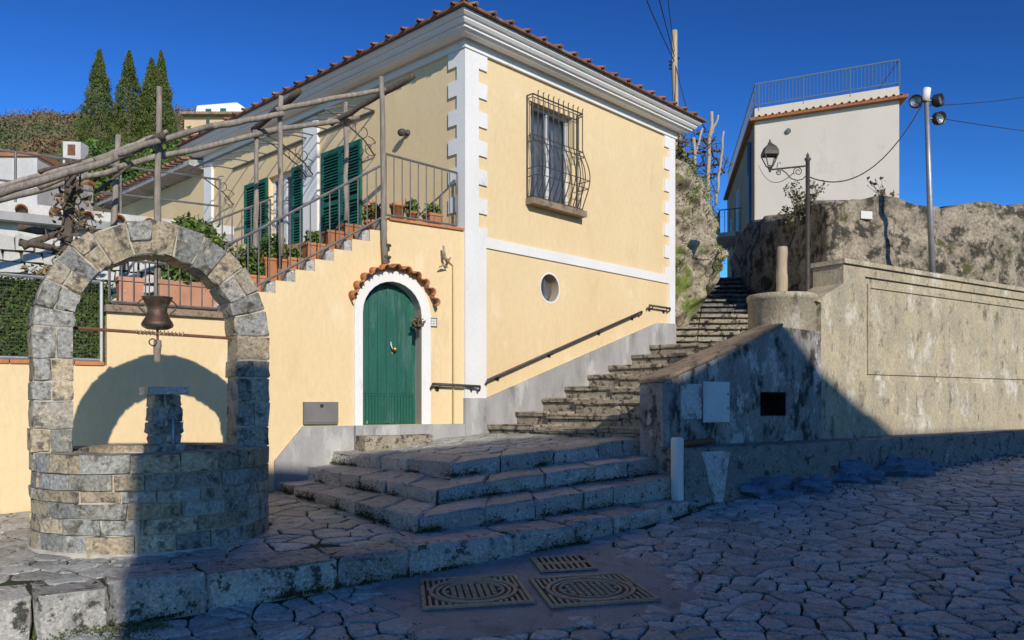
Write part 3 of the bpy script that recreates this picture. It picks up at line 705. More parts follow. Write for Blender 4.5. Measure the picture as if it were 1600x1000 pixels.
m = MB(); m.hexa(FL.box(9.6, 10.8, 2.5, 5.2, -.5, .3)); m.hexa([FL.P(9.6, 5.2, -.5), FL.P(10.8, 5.2, -.5), FL.P(10.8, 5.2, .3), FL.P(9.6, 5.2, .3), FL.P(9.9, 5.55, -.5), FL.P(10.5, 5.55, -.5), FL.P(10.5, 5.55, .25), FL.P(9.9, 5.55, .25)]); m.build('niche', 'whitewash', ext)

# ---------------------------------------------------------------- stair and terrace wall with the green door
annex = house
ZTER = 4.0
u605 = FD.at(605, 345)[0]; u398 = FD.at(398, 455)[0]; z398 = 2.88
NS = 7; zig = []
zz = ZTER; run = (u398 - u605) / NS; rise = (ZTER - z398) / NS
for i in range(NS + 2):
    u = u605 + run * i; zig += [(u, zz), (u, zz - rise)]; zz -= rise
zl = 2.52
u350 = FD.at(352, 490)[0]
zig = [p for p in zig if p[0] < u350]; zig += [(u350, zig[-1][1]), (u350, zl)]
u165 = FD.at(167, 488)[0]; ZG = 1.92
du0, du1 = FD.at(658, 560)[0], FD.at(566, 560)[0]; dw = (du1 - du0); dc = (du0 + du1) / 2; dz0 = FD.at(605, 664)[1]; dapex = FD.at(612, 440)[1]
dsp = dapex - dw / 2
def arch_pts(c, w, z0, zs, n=14): return [(c - w / 2, z0), (c - w / 2, zs)] + [(c - w / 2 * math.cos(math.pi * i / n), zs + w / 2 * math.sin(math.pi * i / n)) for i in range(1, n)] + [(c + w / 2, zs), (c + w / 2, z0)]
hole = arch_pts(dc, dw, dz0, dsp)
sw = MB()
FD.panel(sw, [(0, .1), (0, ZTER)] + zig + [(u165, zl), (u165, ZG), (9.5, ZG), (9.5, .1)], [hole], 0, .24, .24)
sw.build('stair_wall', 'plaster_yellow', annex)
# door surround (white) and door
oo = [FD.at(672, 560)[0], FD.at(553, 560)[0]]; ow = oo[1] - oo[0]; oc = sum(oo) / 2
outer = arch_pts(oc, ow, dz0, dsp + .02)
sm = MB(); polys = [[Vector((p[0], p[1], 0)) for p in outer + []]]
ring_in = hole; n = len(hole)
v = [FD.P(p[0], p[1], .02) for p in outer] + [FD.P(p[0], p[1], .02) for p in hole] + [FD.P(p[0], p[1], -.005) for p in outer] + [FD.P(p[0], p[1], -.17) for p in hole]
f = []
for i in range(n - 1): f += [(i, i + 1, n + i + 1, n + i), (i, 2 * n + i, 2 * n + i + 1, i + 1), (n + i, n + i + 1, 3 * n + i + 1, 3 * n + i)]
surround = mk('door_surround', v, f, 'plaster_white', annex)
gdoor = thing('green_door', FD.P(dc, dz0, -.17), 'arched green wooden double door set in a white surround', 'door')
halves = []
for k in range(2):
    pts = [p for p in hole]
    c0 = dc
    if k == 0: poly = [(c0 + .003, dz0)] + [(c0 + .003, dapex)] + [p for p in hole if p[0] > c0 + .01]
    else: poly = [(c0 - .003, dz0)] + [p for p in hole if p[0] < c0 - .01] + [(c0 - .003, dapex)]
    leaf = FD.plate(poly, -.21, -.165).build('door_leaf', 'door_green', gdoor); halves.append(leaf)
    ua, ub2 = (c0 + .01, dc + dw / 2 - .02) if k == 0 else (dc - dw / 2 + .02, c0 - .01)
    for i in range(3):
        a = lerp(ua, ub2, i / 3) + .004; b = lerp(ua, ub2, (i + 1) / 3) - .004
        zt = dsp + math.sqrt(max(0, (dw / 2) ** 2 - max(abs(a - dc), abs(b - dc)) ** 2)) - .02
        stone('door_plank', FD.box(a, b, dz0 + .43, zt, -.166, -.155), 'door_green', leaf, .004, .0)
    nslat = 9
    for i in range(nslat):
        a = lerp(ua, ub2, (i + .1) / nslat); b = lerp(ua, ub2, (i + .8) / nslat)
        MB().hexa(FD.box(a, b, dz0 + .02, dz0 + .40, -.166, -.152)).build('door_slat', 'door_green', leaf)
    MB().hexa(FD.box(ua, ub2, dz0 + .40, dz0 + .425, -.166, -.148)).build('door_rail', 'door_green', leaf)
MB().hexa(FD.box(dc - .018, dc + .018, dz0 + .02, dapex - .04, -.166, -.143)).build('door_astragal', 'door_green', gdoor)
ku, kz = FD.at(622, 545); MB().lathe(FD.P(ku, kz, -.155), [(0, 0), (.03, 0), (.012, .012), (.012, .04), (.03, .055), (.032, .07), (.02, .085), (0, .088)], 12, FD.n).build('door_knob', 'brass', gdoor, True)
MB().tube([FD.P(ku + .04, kz + .1, -.14), FD.P(ku + .045, kz + .05, -.12), FD.P(ku + .02, kz, -.12)], .010, 6).build('door_pull', 'paint_white', gdoor, True)
for dz in (.0, .065):
    MB().lathe(FD.P(dc + .045 - .02 - .1, kz + .01 - dz, -.155), [(0, 0), (.018, 0), (.016, .012), (0, .014)], 10, FD.n).build('lock', 'brass', gdoor)
wr = thing('door_ornament', FD.P(du0 + .02, 2.3, .05), 'small dried ornament hanging beside the green door', 'ornament')
lo = FD.at(650, 505); leaves('dried_flowers', ball(FD.P(lo[0], lo[1], .07), .07, 60), .04, 'leaf_dry', wr)
MB().hexa(FD.box(lo[0] - .025, lo[0] + .025, lo[1] - .2, lo[1] - .12, .02, .05)).build('bell_box', 'lamp_black', wr)
# barrel tiles over the door arch
na = 11
for i in range(na):
    t = lerp(-.02, 1.02, i / (na - 1)); a = math.pi * lerp(.12, .88, t)
    rad = ow / 2 + .035
    p2 = (oc - rad * math.cos(a) * 1.03, dsp + .02 + rad * math.sin(a))
    rad_dir = (FD.u * (-math.cos(a)) + Vector((0, 0, math.sin(a)))).normalized()
    v, f = barrel(FD.P(p2[0], p2[1], -.01), FD.n + Vector((0, 0, -.12)), .17, .062, th=.012, seg=7, up=rad_dir if i % 1 == 0 else -rad_dir, taper=.95)
    mk('arch_tile', v, f, 'terracotta', annex, True)
    if i < na - 1:
        t2 = t + .5 / (na - 1); a2 = math.pi * lerp(.12, .88, t2); rd2 = (FD.u * (-math.cos(a2)) + Vector((0, 0, math.sin(a2)))).normalized()
        v, f = barrel(FD.P(oc - (rad + .035) * math.cos(a2) * 1.03, dsp + .02 + (rad + .035) * math.sin(a2), -.01), FD.n + Vector((0, 0, -.12)), .14, .045, th=.010, seg=6, up=-rd2)
        mk('arch_tile', v, f, 'terracotta', annex, True)
# plinth of the door wall, meter cupboard, sill and threshold
pq = [FD.at(*p) for p in ((428, 720), (472, 664))]
FD.plate([(oo[1] + .0, .2), (pq[0][0], .2), (pq[0][0], pq[0][1]), (pq[1][0], dz0), (oo[1], dz0)], -.01, .04).build('plinth', 'plaster_grey', annex)
FD.plate([(.03, .2), (oo[0], .2), (oo[0], dz0), (.03, dz0)], -.01, .04).build('plinth', 'plaster_grey', annex)
stone('door_sill', FD.box(oo[0] - .02, oo[1] + .02, .8, dz0 - .002, -.25, .10), 'plaster_grey', annex, .01, .003)
bx0, bz0 = FD.at(568, 697, .35); bx1 = FD.at(676, 690, .35)[0]
stone('threshold_step', FD.box(bx1, bx0, .7, FD.at(610, 681, .38)[1], .10, .40), 'stair_stone', annex, .03, .012, 2, 2, True)
mu0, mz0 = FD.at(526, 663); mu1, mz1 = FD.at(473, 628)
mc = thing('meter_cupboard', FD.P((mu0 + mu1) / 2, mz0, .04), 'grey metal meter cupboard on the yellow wall left of the door', 'meter box')
stone('cupboard', FD.box(mu0, mu1, mz0 + .01, mz1, -.03, .055), 'meter_grey', mc, .005, 0)
stone('cupboard_door', FD.box(mu0 + .02, mu1 - .02, mz0 + .03, mz1 - .02, .05, .063), 'meter_grey', mc, .003, 0)
MB().hexa(FD.box((mu0 + mu1) / 2 - .02, (mu0 + mu1) / 2 + .02, mz1 - .07, mz1 - .03, .06, .07)).build('latch', 'lamp_black', mc)
hp = FD.at(677, 504); pt = thing('house_number_plate', FD.P(hp[0], hp[1] - .06, .01), 'small tiled plate with dark marks right of the door', 'number plate')
MB().hexa(FD.box(hp[0] - .055, hp[0] + .055, hp[1] - .065, hp[1] + .065, 0, .012)).build('backing', 'ink', pt)
for i in range(2):
    for j in range(3):
        MB().hexa(FD.box(hp[0] - .042 + i * .045, hp[0] - .002 + i * .045, hp[1] - .052 + j * .036, hp[1] - .020 + j * .036, .012, .016)).build('tile', 'plate_tile', pt)
# conduit and small wall lamp right of the door
c0, c1 = FD.at(707, 415), FD.at(707, 690); lp2 = FD.at(690, 405)
lampw = thing('wall_conduit', FD.P(c0[0], 1.0, .02), 'thin yellow conduit with a small curved bracket running up the wall beside the door', 'conduit')
MB().tube([FD.P(c1[0], .95, .02), FD.P(c0[0], c0[1], .02), FD.P(lp2[0], lp2[1] + .05, .05)], .014, 6).build('pipe', 'plaster_yellow', lampw, True)
m = MB().tube([FD.P(lp2[0] + .03, lp2[1] + .17, .10), FD.P(lp2[0] + .02, lp2[1] + .02, .12), FD.P(lp2[0] - .02, lp2[1] - .05, .12), FD.P(lp2[0] - .1, lp2[1] + .02, .08)], [.018, .022, .03, .01], 6); m.build('bracket', 'cast_iron', lampw, True)
MB().tube([FD.P(lp2[0] + .1, lp2[1] - .14, .10), FD.P(lp2[0] + .04, lp2[1] - .10, .12), FD.P(lp2[0] - .06, lp2[1] - .12, .06)], [.008, .02, .008], 6).build('lower_bracket', 'cast_iron', lampw, True)
# handrails
def handrail(F, pts, nb, label):
    h = thing('handrail', F.P(pts[0][0], pts[0][1], .0), label, 'handrail')
    P3 = [F.P(p[0], p[1], .09) for p in pts]
    MB().tube(P3, .021, 8).build('rail', 'iron', h, True)
    for (u, z) in (pts[0], pts[-1]):
        MB().tube([F.P(u, z, .09), F.P(u, z - .03, .085), F.P(u, z - .06, .06), F.P(u, z - .06, .03)], .017, 6).build('curl', 'iron', h, True)
    for t in nb:
        n_ = len(pts) - 1; k = min(int(t * n_), n_ - 1); q = t * n_ - k; u, z = lerp(pts[k][0], pts[k + 1][0], q), lerp(pts[k][1], pts[k + 1][1], q)
        MB().tube([F.P(u, z, .09), F.P(u, z - .05, .08), F.P(u, z - .065, 0)], .014, 6).build('bracket', 'iron', h, True)
        MB().lathe(F.P(u, z - .065, .0), [(0, .012), (.035, .01), (.035, 0)], 10, F.n).build('rosette', 'iron', h)
handrail(FR, [FR.at(762, 594, .09), FR.at(1003, 487, .09)], (.07, .37, .70, .95), 'long dark handrail sloping up the yellow wall above the stairs')
handrail(FR, [FR.at(1015, 477, .09), FR.at(1047, 482, .09)], (.15, .85), 'short dark handrail at the far white corner of the house')
handrail(FD, [FD.at(750, 604, .09), FD.at(676, 600, .09)], (.15, .85), 'short level handrail between the green door and the white corner')

# terrace floor, ledge, stair treads
tf = MB(); D1 = FD.P(u605, 0, -.02)
poly = [FD.P(.02, 0, -.02), D1, D1 + ldir * 7.5, FL.P(7.5, 0, .02)]
tf.add([p + Vector((0, 0, ZTER - .005)) for p in poly] + [p + Vector((0, 0, ZTER - .3)) for p in poly], [(0, 1, 2, 3), (7, 6, 5, 4), (0, 4, 5, 1), (1, 5, 6, 2), (2, 6, 7, 3), (3, 7, 4, 0)])
tf.build('terrace_floor', 'terracotta_pale', annex)
k = 0; u = .04
while u < u605 - .05:
    b = min(u + .3, u605 - .01); stone('ledge_tile', FD.box(u, b - .006, ZTER, ZTER + .035, -.28, .035), 'terracotta', annex, .005, .001); u = b
zz = ZTER
for i in range(NS + 3):
    zz -= rise; u = u605 + run * i
    stone('stair_tread', FD.box(u - .02, u + run + .05, zz - .12, zz + .01, -1.15, -.255), 'step_stone', annex, .008, .002)
    stone('tread_end', FD.box(u + .004, u + run * .42, zz + .002, zz + rise - .012, -.22, -.01), 'step_stone', annex, .008, .004)
under = MB(); under.add([FD.P(u605, ZTER - .3, -1.2), FD.P(u398 + run * 3, 2.2, -1.2), FD.P(u398 + run * 3, .5, -1.2), FD.P(u605, .5, -1.2)], [(0, 1, 2, 3)]); under.build('stair_back_wall', 'plaster_yellow', annex)

# ---------------------------------------------------------------- railings
def railing(name, F, top, bot, n, label, spacing, r=.009, thick=.017, mat='iron_grey'):
    t = thing(name, F.P(bot[0][0], bot[0][1], n), label, 'railing')
    MB().tube([F.P(p[0], p[1], n) for p in top], thick, 6).build('top_rail', mat, t); MB().tube([F.P(p[0], p[1], n) for p in bot], thick * .9, 6).build('bottom_rail', mat, t)
    def zat(line, u):
        for a, b in zip(line, line[1:]):
            lo_, hi_ = min(a[0], b[0]), max(a[0], b[0])
            if lo_ - 1e-6 <= u <= hi_ + 1e-6: return lerp(a[1], b[1], (u - a[0]) / (b[0] - a[0]))
        return line[-1][1]
    u = min(bot[0][0], bot[-1][0]); e_ = max(bot[0][0], bot[-1][0]); k = int((e_ - u) / spacing)
    for i in range(k + 1):
        uu = lerp(u, e_, i / k); MB().tube([F.P(uu, zat(bot, uu), n), F.P(uu, zat(top, uu), n)], r * (1.7 if i in (0, k) else 1), 5, False).build('baluster', mat, t)
    return t
tr_t = [FD.at(723, 270), FD.at(606, 239)]; tr_b = [FD.at(717, 353), FD.at(606, 336)]
railing('terrace_railing', FD, [(tr_b[0][0], tr_t[0][1]), (u605, tr_t[1][1])], [(tr_b[0][0], ZTER + .08), (u605, ZTER + .08)], -.05, 'grey iron railing along the terrace edge above the door', .115)
railing('stair_railing', FD, [FD.at(600, 256), FD.at(398, 362), FD.at(352, 384)], [FD.at(600, 338), FD.at(398, 448), FD.at(352, 470)], .03, 'grey iron railing sloping down the outside stairs', .125, .009, .02)
railing('planter_railing', FD, [(FD.at(350, 412)[0], 3.12), (u165 - .03, 3.12)], [(FD.at(350, 488)[0], zl + .12), (u165 - .03, zl + .12)], -.03, 'grey railing with long terracotta planters seen through the arch', .12, .009, .016)
li = thing('garden_wall_ledge', FD.P((u165 + u350) / 2, zl, 0), 'grey stone ledge on the yellow garden wall behind the arch', 'ledge')
stone('ledge_slab', FD.box(u350 + .02, u165 + .02, zl, zl + .075, -.28, .06), 'cap_stone', li, .008, .003)
# inner stair railing further back
railing('inner_railing', FD, [(u398 - .6, 4.35), (u398 + 1.1, 3.45)], [(u398 - .6, 3.6), (u398 + 1.1, 2.7)], -1.2, 'thin railing on the inner side of the outside stairs', .13)

# ---------------------------------------------------------------- pots and plants
def pot(F, px, py, n, w_, h_, label, plant='green', zbase=None, square=True, flowers=None, ph=.22):
    u, z = F.at(px, py, n)
    if zbase is not None: z = zbase
    if zbase is not None and zbase < ZTER: z = ZTER - rise * (int(max(0, u - u605) / run) + 1) + .012
    t = thing('flower_pot', F.P(u, z, n), label, 'flower pot', 'terracotta pots on the outside stairs')
    if square:
        m = MB(); a, b = w_ / 2 * .86, w_ / 2
        def rg(hw, zz): return [F.P(u - hw, zz, n - hw), F.P(u + hw, zz, n - hw), F.P(u + hw, zz, n + hw), F.P(u - hw, zz, n + hw)]
        m.v = rg(a, z) + rg(b, z + h_) + rg(b + .012, z + h_) + rg(b + .012, z + h_ + .035) + rg(b - .015, z + h_ + .035) + rg(b - .015, z + h_ - .02)
        for k in range(5):
            for j in range(4): m.f.append((k * 4 + j, k * 4 + (j + 1) % 4, (k + 1) * 4 + (j + 1) % 4, (k + 1) * 4 + j))
        m.f.append((3, 2, 1, 0)); m.build('pot', 'terracotta', t)
        m = MB(); m.add(rg(b - .014, z + h_ - .01), [(0, 1, 2, 3)]); m.build('soil', 'soil', t)
    else:
        MB().lathe(F.P(u, z, n), [(0, 0), (w_ * .36, 0), (w_ * .46, h_), (w_ * .52, h_), (w_ * .52, h_ + .04), (w_ * .46, h_ + .04), (w_ * .44, h_ - .01), (0, h_ - .01)], 14).build('pot', 'terracotta', t, True)
    c = F.P(u, z + h_ + ph * .55, n)
    if plant:
        leaves('plant', ball(c, ph * .62, int(420 * ph / .22)), .036, 'leaf_green', t)
        st = MB()
        for _ in range(5): st.tube([F.P(u, z + h_ - .02, n), c + Vector((R.uniform(-.08, .08), R.uniform(-.08, .08), R.uniform(0, .1)))], .006, 4)
        st.build('stems', 'twig', t)
    if flowers: leaves('flowers', ball(c + Vector((0, 0, .04)), ph * .62, 110), .045, flowers, t)
    return t
pot(FD, 398, 452, -.40, .24, .20, 'terracotta pot lowest on the stairs with leafy plant beside the arch', ph=.24, zbase=2.75)
pot(FD, 426, 436, -.42, .30, .28, 'tall terracotta pot with round green bush halfway down the stairs', ph=.32, zbase=2.92)
pot(FD, 458, 420, -.42, .22, .16, 'small terracotta pot with green sprig between the two larger stair pots', ph=.16, zbase=3.08)
pot(FD, 489, 402, -.42, .28, .22, 'terracotta pot with spiky plant on the middle stair tread', ph=.18, zbase=3.22)
pot(FD, 521, 384, -.42, .27, .26, 'bare terracotta pot on the upper stair in front of the shutters', plant=None, zbase=3.40)
pot(FD, 547, 368, -.42, .26, .22, 'terracotta pot near the top stair beside the red flowers', plant=None, zbase=3.56)
pot(FD, 583, 352, -.42, .26, .16, 'pot with dark red flowers at the top of the stairs', flowers='flower_red', ph=.24, zbase=3.72, square=False)
pot(FD, 621, 340, -.16, .22, .20, 'large round terracotta pot with lid on the terrace edge', plant=None, zbase=ZTER + .035, square=False)
pot(FD, 643, 343, -.16, .17, .13, 'small terracotta pot with sprig in the middle of the terrace edge', ph=.17, zbase=ZTER + .035, square=False)
pot(FD, 676, 348, -.16, .21, .14, 'square terracotta pot with succulent near the white corner on the terrace', ph=.17, zbase=ZTER + .035)
for (pa, pb_, lab, pl_) in ((184, 222, 'short empty terracotta planter behind the railing left of the hanging pot', False), (246, 336, 'long terracotta planter with green plants behind the railing right of the hanging pot', True)):
    ua, ub3 = FD.at(pb_, 470, -.17)[0], FD.at(pa, 470, -.17)[0]
    t = thing('planter_box', FD.P((ua + ub3) / 2, zl + .08, -.17), lab, 'planter')
    stone('box', FD.box(ua, ub3, zl + .08, zl + .40, -.27, -.08), 'terracotta_pale', t, .012, .003)
    stone('rim', FD.box(ua - .015, ub3 + .015, zl + .37, zl + .42, -.285, -.065), 'terracotta_pale', t, .008, .002)
    if pl_:
        pts = []
        for i in range(7): pts += ball(FD.P(lerp(ua, ub3, .1 + i * .12), zl + .52, -.17), .13, 60)
        leaves('plant', pts, .06, 'leaf_green', t)
def shrub(name, c, r, n, size, mat, label, cat='shrub', flowers=None, stems=8, flat=1.0, h0=None):
    c = Vector(c); base = Vector((c.x, c.y, h0 if h0 is not None else c.z - r))
    t = thing(name, base, label, cat); pts = []
    for _ in range(9):
        q = c + Vector((R.gauss(0, .5), R.gauss(0, .5), R.gauss(0, .42) * flat)) * r
        pts += ball(q, r * .5, n // 9, flat)
    leaves('foliage', pts, size, mat, t)
    m = MB()
    for i in range(stems): m.tube([base + Vector((R.uniform(-.1, .1) * r, R.uniform(-.1, .1) * r, 0)), lerp(base, c, .5) + Vector((R.uniform(-.3, .3), R.uniform(-.3, .3), 0)) * r, R.choice(pts)], [.02 * r + .006, .012 * r + .004, .003], 5)
    m.build('stem', 'twig', t)
    if flowers: leaves('flowers', [R.choice(pts) + Vector((0, -.02, .02)) for _ in range(120)], size * .9, flowers, t)
    return t
p = FD.P(FD.at(318, 400)[0], 0, -.55); shrub('potted_shrub', (p.x, p.y, 3.55), 0.42, 2600, .042, 'leaf_green', 'leafy green shrub growing above the right shoulder of the arch', h0=2.6)
p = FD.P(FD.at(385, 420)[0], 0, -.5); shrub('flowering_plant', (p.x, p.y, 3.25), .26, 900, .036, 'leaf_green', 'low plant with pale lilac flowers behind the stair railing', flowers='flower_lilac', h0=2.8)

# ---------------------------------------------------------------- pergola of grey poles over the stairs
perg = thing('pergola', FD.P(2.5, 2.6, -.5), 'rustic pergola of weathered grey poles above the outside stairs', 'pergola')
def pole(name, a, b, r0, r1, mat='wood_grey', parent=perg, wob=.012, seg=7):
    a, b = Vector(a), Vector(b); wob *= .9; pts = [a.lerp(b, t / 8) + Vector((R.uniform(-wob, wob), R.uniform(-wob, wob), R.uniform(-wob, wob) if 0 < t < 8 else 0)) for t in range(9)]
    return MB().tube(pts, [lerp(r0, r1, t / 8) * R.uniform(.92, 1.08) for t in range(9)], seg).build(name, mat, parent, True)
def fpole(px0, py0, px1, py1, n, r=.05):
    a, b = FD.at(px0, py0, n), FD.at(px1, py1, n); return pole('post', FD.P(a[0], a[1], n), FD.P(b[0], b[1], n), r, r * .8)
fpole(601, 412, 597, 120, .06, .043); fpole(438, 400, 438, 150, -.05, .038); fpole(246, 490, 249, 136, -.12, .042)
fpole(541, 345, 540, 160, -1.15, .04); fpole(400, 440, 400, 206, -1.15, .04); fpole(176, 400, 184, 211, -1.15, .045)
for zz in (3.62, 3.46): MB().lathe(FD.P(FD.at(601, 390)[0], zz, .06), [(.05, 0), (.062, .005), (.062, .03), (.05, .035)], 10).build('strap', 'iron', perg)
def beam(pts, n, r=.05):
    Q = [FD.at(p[0], p[1], n) for p in pts]
    for a, b in zip(Q, Q[1:]): pole('beam', FD.P(a[0], a[1], n + R.uniform(-.03, .03)), FD.P(b[0], b[1], n), r, r * .85)
beam([(-40, 312), (185, 246)], .03, .045); beam([(150, 250), (330, 196), (442, 178)], .03, .042); beam([(430, 172), (600, 140)], .02, .038)
beam([(-40, 322), (190, 262)], -1.1, .04); beam([(180, 262), (410, 208)], -1.1, .042); beam([(396, 206), (560, 184)], -1.1, .04)
for (a, b) in (((640, 122), (520, 190)), ((462, 146), (400, 200)), ((250, 215), (186, 245))):
    q0, q1 = FD.at(a[0], a[1], .0), FD.at(b[0], b[1], -1.15); pole('rafter', FD.P(q0[0], q0[1], .1), FD.P(q1[0], q1[1], -1.25), .045, .04, 'wood_dark')
beam([(-30, 300), (130, 255), (262, 205)], -.35, .03); beam([(60, 292), (210, 236)], -.75, .034)
for (a, b) in (((60, 268), (150, 246)), ((105, 292), (140, 240)), ((150, 300), (205, 258)), ((128, 300), (100, 258))):
    q0, q1 = FD.at(*a, -.3), FD.at(*b, -.6); pole('branch', FD.P(q0[0], q0[1], -.3), FD.P(q1[0], q1[1], -.6), .022, .014, 'wood_dark')
for (a, b) in (((100, 460), (112, 250)),): q0, q1 = FD.at(*a, -.6), FD.at(*b, -.6); pole('post', FD.P(q0[0], q0[1], -.6), FD.P(q1[0], q1[1], -.6), .07, .06, 'wood_dark')
for (a, b) in (((30, 355), (110, 368)), ((35, 385), (110, 355)), ((30, 378), (105, 392))): q0, q1 = FD.at(*a, -.7), FD.at(*b, -.7); pole('beam', FD.P(q0[0], q0[1], -.7), FD.P(q1[0], q1[1], -.7), .045, .035, 'wood_dark')
vine = thing('grape_vine', FD.P(FD.at(105, 420, -.6)[0], 2.0, -.6), 'bare brown vine twisting round the left pergola post', 'vine')
for k in range(16):
    q = FD.at(105 + R.uniform(-15, 20), R.uniform(250, 420), -.6); p = FD.P(q[0], q[1], -.6 + R.uniform(-.1, .1)); pts = [p]
    for _ in range(7): p = p + Vector((R.uniform(-.13, .16), R.uniform(-.1, .1), R.uniform(-.16, .10))); pts.append(p)
    MB().tube(pts, [lerp(.014, .004, i / 7) for i in range(8)], 5).build('vine_branch', 'twig', vine, True)
leaves('dry_leaves', ball(FD.P(FD.at(118, 270, -.6)[0], 3.75, -.6), .3, 120) + ball(FD.P(FD.at(75, 412, -.6)[0], 2.95, -.6), .28, 160, .4), .05, 'leaf_dry', vine)

# wall lamp on the left face
wl = FL.at(638, 208); t = thing('wall_lamp', FL.P(wl[0], wl[1], 0), 'small dark round lamp on the yellow wall above the terrace', 'wall lamp')
MB().lathe(FL.P(wl[0], wl[1], 0), [(.05, 0), (.05, .03), (.03, .04), (.03, .10)], 12, FL.n).build('base', 'iron', t, True)
MB().lathe(FL.P(wl[0] + .01, wl[1], .08), [(.0, -.01), (.05, 0), (.06, .045), (.05, .09), (.0, .10)], 12, FL.n + Vector((0, 0, -.4))).build('lamp_head', 'iron', t, True)

# ---------------------------------------------------------------- stone well with arch
WCx, WCy, WR = -3.165, 7.16, .945
Fa = Frame((WCx, WCy), (.8137, .5812), (.5812, -.8137))
well = thing('stone_well', (WCx, WCy, .3), 'round stone well with a tall stone arch standing on its rim', 'well')
rw_ = random.Random(9)
def arc_block(name, a0_, a1_, r0, r1, z0, z1, mat, parent, bev=.007, jit=.009):
    p = []
    for z in (z0, z1):
        for a, r in ((a0_, r1), (a1_, r1), (a1_, r0), (a0_, r0)): p.append(Vector((WCx + r * math.cos(a), WCy + r * math.sin(a), z)))
    bm = bmesh.new(); nseg = 3; rings = []
    for i in range(nseg + 1):
        a = lerp(a0_, a1_, i / nseg); rings.append([bm.verts.new((WCx + r * math.cos(a), WCy + r * math.sin(a), z)) for r, z in ((r0, z0), (r1, z0), (r1, z1), (r0, z1))])
    for i in range(nseg):
        for j in range(4): bm.faces.new((rings[i][j], rings[i][(j + 1) % 4], rings[i + 1][(j + 1) % 4], rings[i + 1][j]))
    bm.faces.new(rings[0][::-1]); bm.faces.new(rings[-1])
    bmesh.ops.bevel(bm, geom=[e for e in bm.edges if e.calc_face_angle(0) > .5], offset=bev, segments=2, profile=.6, affect='EDGES')
    for v in bm.verts:
        v.co += Vector((rw_.uniform(-1, 1), rw_.uniform(-1, 1), rw_.uniform(-.6, .6))) * jit
    bm.verts.index_update(); v = [x.co.copy() for x in bm.verts]; f = [tuple(x.index for x in q.verts) for q in bm.faces]; bm.free()
    return crisp(mk(name, v, f, mat, parent, True))
zc = [.95, .82, .725, .60, .475, .28]
MB().lathe((WCx, WCy, 0), [(.58, .2), (.58, 1.04), (WR - .006, 1.04), (WR - .006, .2)], 60).build('mortar_ring', 'mortar', well, True)
MB().lathe((WCx, WCy, 0), [(0, .94), (.7, .94)], 40).build('well_fill', 'dark_mortar', well)
for k in range(5):
    a = rw_.uniform(0, 1); end = a + 2 * math.pi
    while a < end - .05:
        da = rw_.uniform(.22, .44); b = min(a + da, end)
        if end - b < .12: b = end
        arc_block('wall_stone', a + .008, b - .008, WR - .14, WR + rw_.uniform(.004, .022), zc[k + 1] + .006, zc[k] - .006, 'well_stone', well); a = b
a = .2; end = a + 2 * math.pi
while a < end - .05:
    b = min(a + rw_.uniform(.30, .42), end)
    if end - b < .15: b = end
    arc_block('coping_stone', a + .004, b - .004, .60, WR + .018 + rw_.uniform(-.008, .008), .955, 1.10 + rw_.uniform(-.006, .006), 'well_stone', well, .010); a = b
# footing ledge
MB().lathe((WCx, WCy, 0), [(WR + .03, .25), (WR + .03, .335), (WR - .02, .345)], 60).build('footing', 'mortar', well, True)
hS, pw, pd = .812, .30, .34
zsp = 2.125; r_in, r_out = hS - pw / 2, hS + pw / 2
core_m = MB()
for s_ in (-1, 1): core_m.hexa(Fa.box(s_ * hS - pw / 2 + .012, s_ * hS + pw / 2 - .012, 1.05, zsp, -pd / 2 + .012, pd / 2 - .012))
NA = 30
for i in range(NA):
    a, b = math.pi * i / NA, math.pi * (i + 1) / NA
    q = []
    for n_ in (-pd / 2 + .014, pd / 2 - .014):
        for (an, r) in ((a, r_in + .014), (b, r_in + .014), (b, r_out - .014), (a, r_out - .014)): q.append(Fa.P(-r * math.cos(an), zsp + r * math.sin(an), n_))
    core_m.hexa(q)
core_m.build('arch_core', 'mortar', well)
for s_ in (-1, 1):
    z = 1.10; k = 0
    while z < zsp - .05:
        h = rw_.uniform(.15, .24); z1 = min(z + h, zsp)
        if zsp - z1 < .09: z1 = zsp
        uL, uR = s_ * hS - pw / 2 + rw_.uniform(-.012, .006), s_ * hS + pw / 2 + rw_.uniform(-.006, .012)
        cut = [uL, uR] if rw_.random() < .45 else [uL, lerp(uL, uR, rw_.uniform(.4, .62)), uR]
        for a, b in zip(cut, cut[1:]): stone('pillar_stone', Fa.box(a + .004, b - .004, z + .005, z1 - .005, -pd / 2, pd / 2 + rw_.uniform(-.006, .014)), 'well_stone', well, .008, .008, 1, 1, True)
        z = z1; k += 1
a = 0; angs = [0]
while angs[-1] < math.pi - .02:
    b = angs[-1] + rw_.uniform(.17, .31)
    if math.pi - b < .13: b = math.pi
    angs.append(min(b, math.pi))
for a, b in zip(angs, angs[1:]):
    ro = r_out + rw_.uniform(-.012, .022); ri = r_in - rw_.uniform(-.004, .010); mid = lerp(ri, ro, rw_.uniform(.4, .6))
    for (x0, x1) in ([(ri, ro)] if rw_.random() < .6 else [(ri, mid), (mid, ro)]):
        q = []
        n1 = pd / 2 + rw_.uniform(-.006, .014)
        for n_ in (-pd / 2, n1):
            for (an, r) in ((a + .006, x0 + .003), (b - .006, x0 + .003), (b - .006, x1 - .003), (a + .006, x1 - .003)): q.append(Fa.P(-r * math.cos(an), zsp + r * math.sin(an), n_))
        stone('arch_stone', q, 'well_stone', well, .009, .009, 1, 1, True)
MB().tube([Fa.P(-r_in - .1, zsp + .01, 0), Fa.P(r_in + .1, zsp - .02, 0)], .016, 6).build('tie_bar', 'rust', well)
rp_ = MB().tube([Fa.P(lerp(-.16, .24, i / 60), zsp - .002 + .02 * math.sin(i * 1.3), .02 * math.cos(i * 1.3)) for i in range(61)], .006, 4)
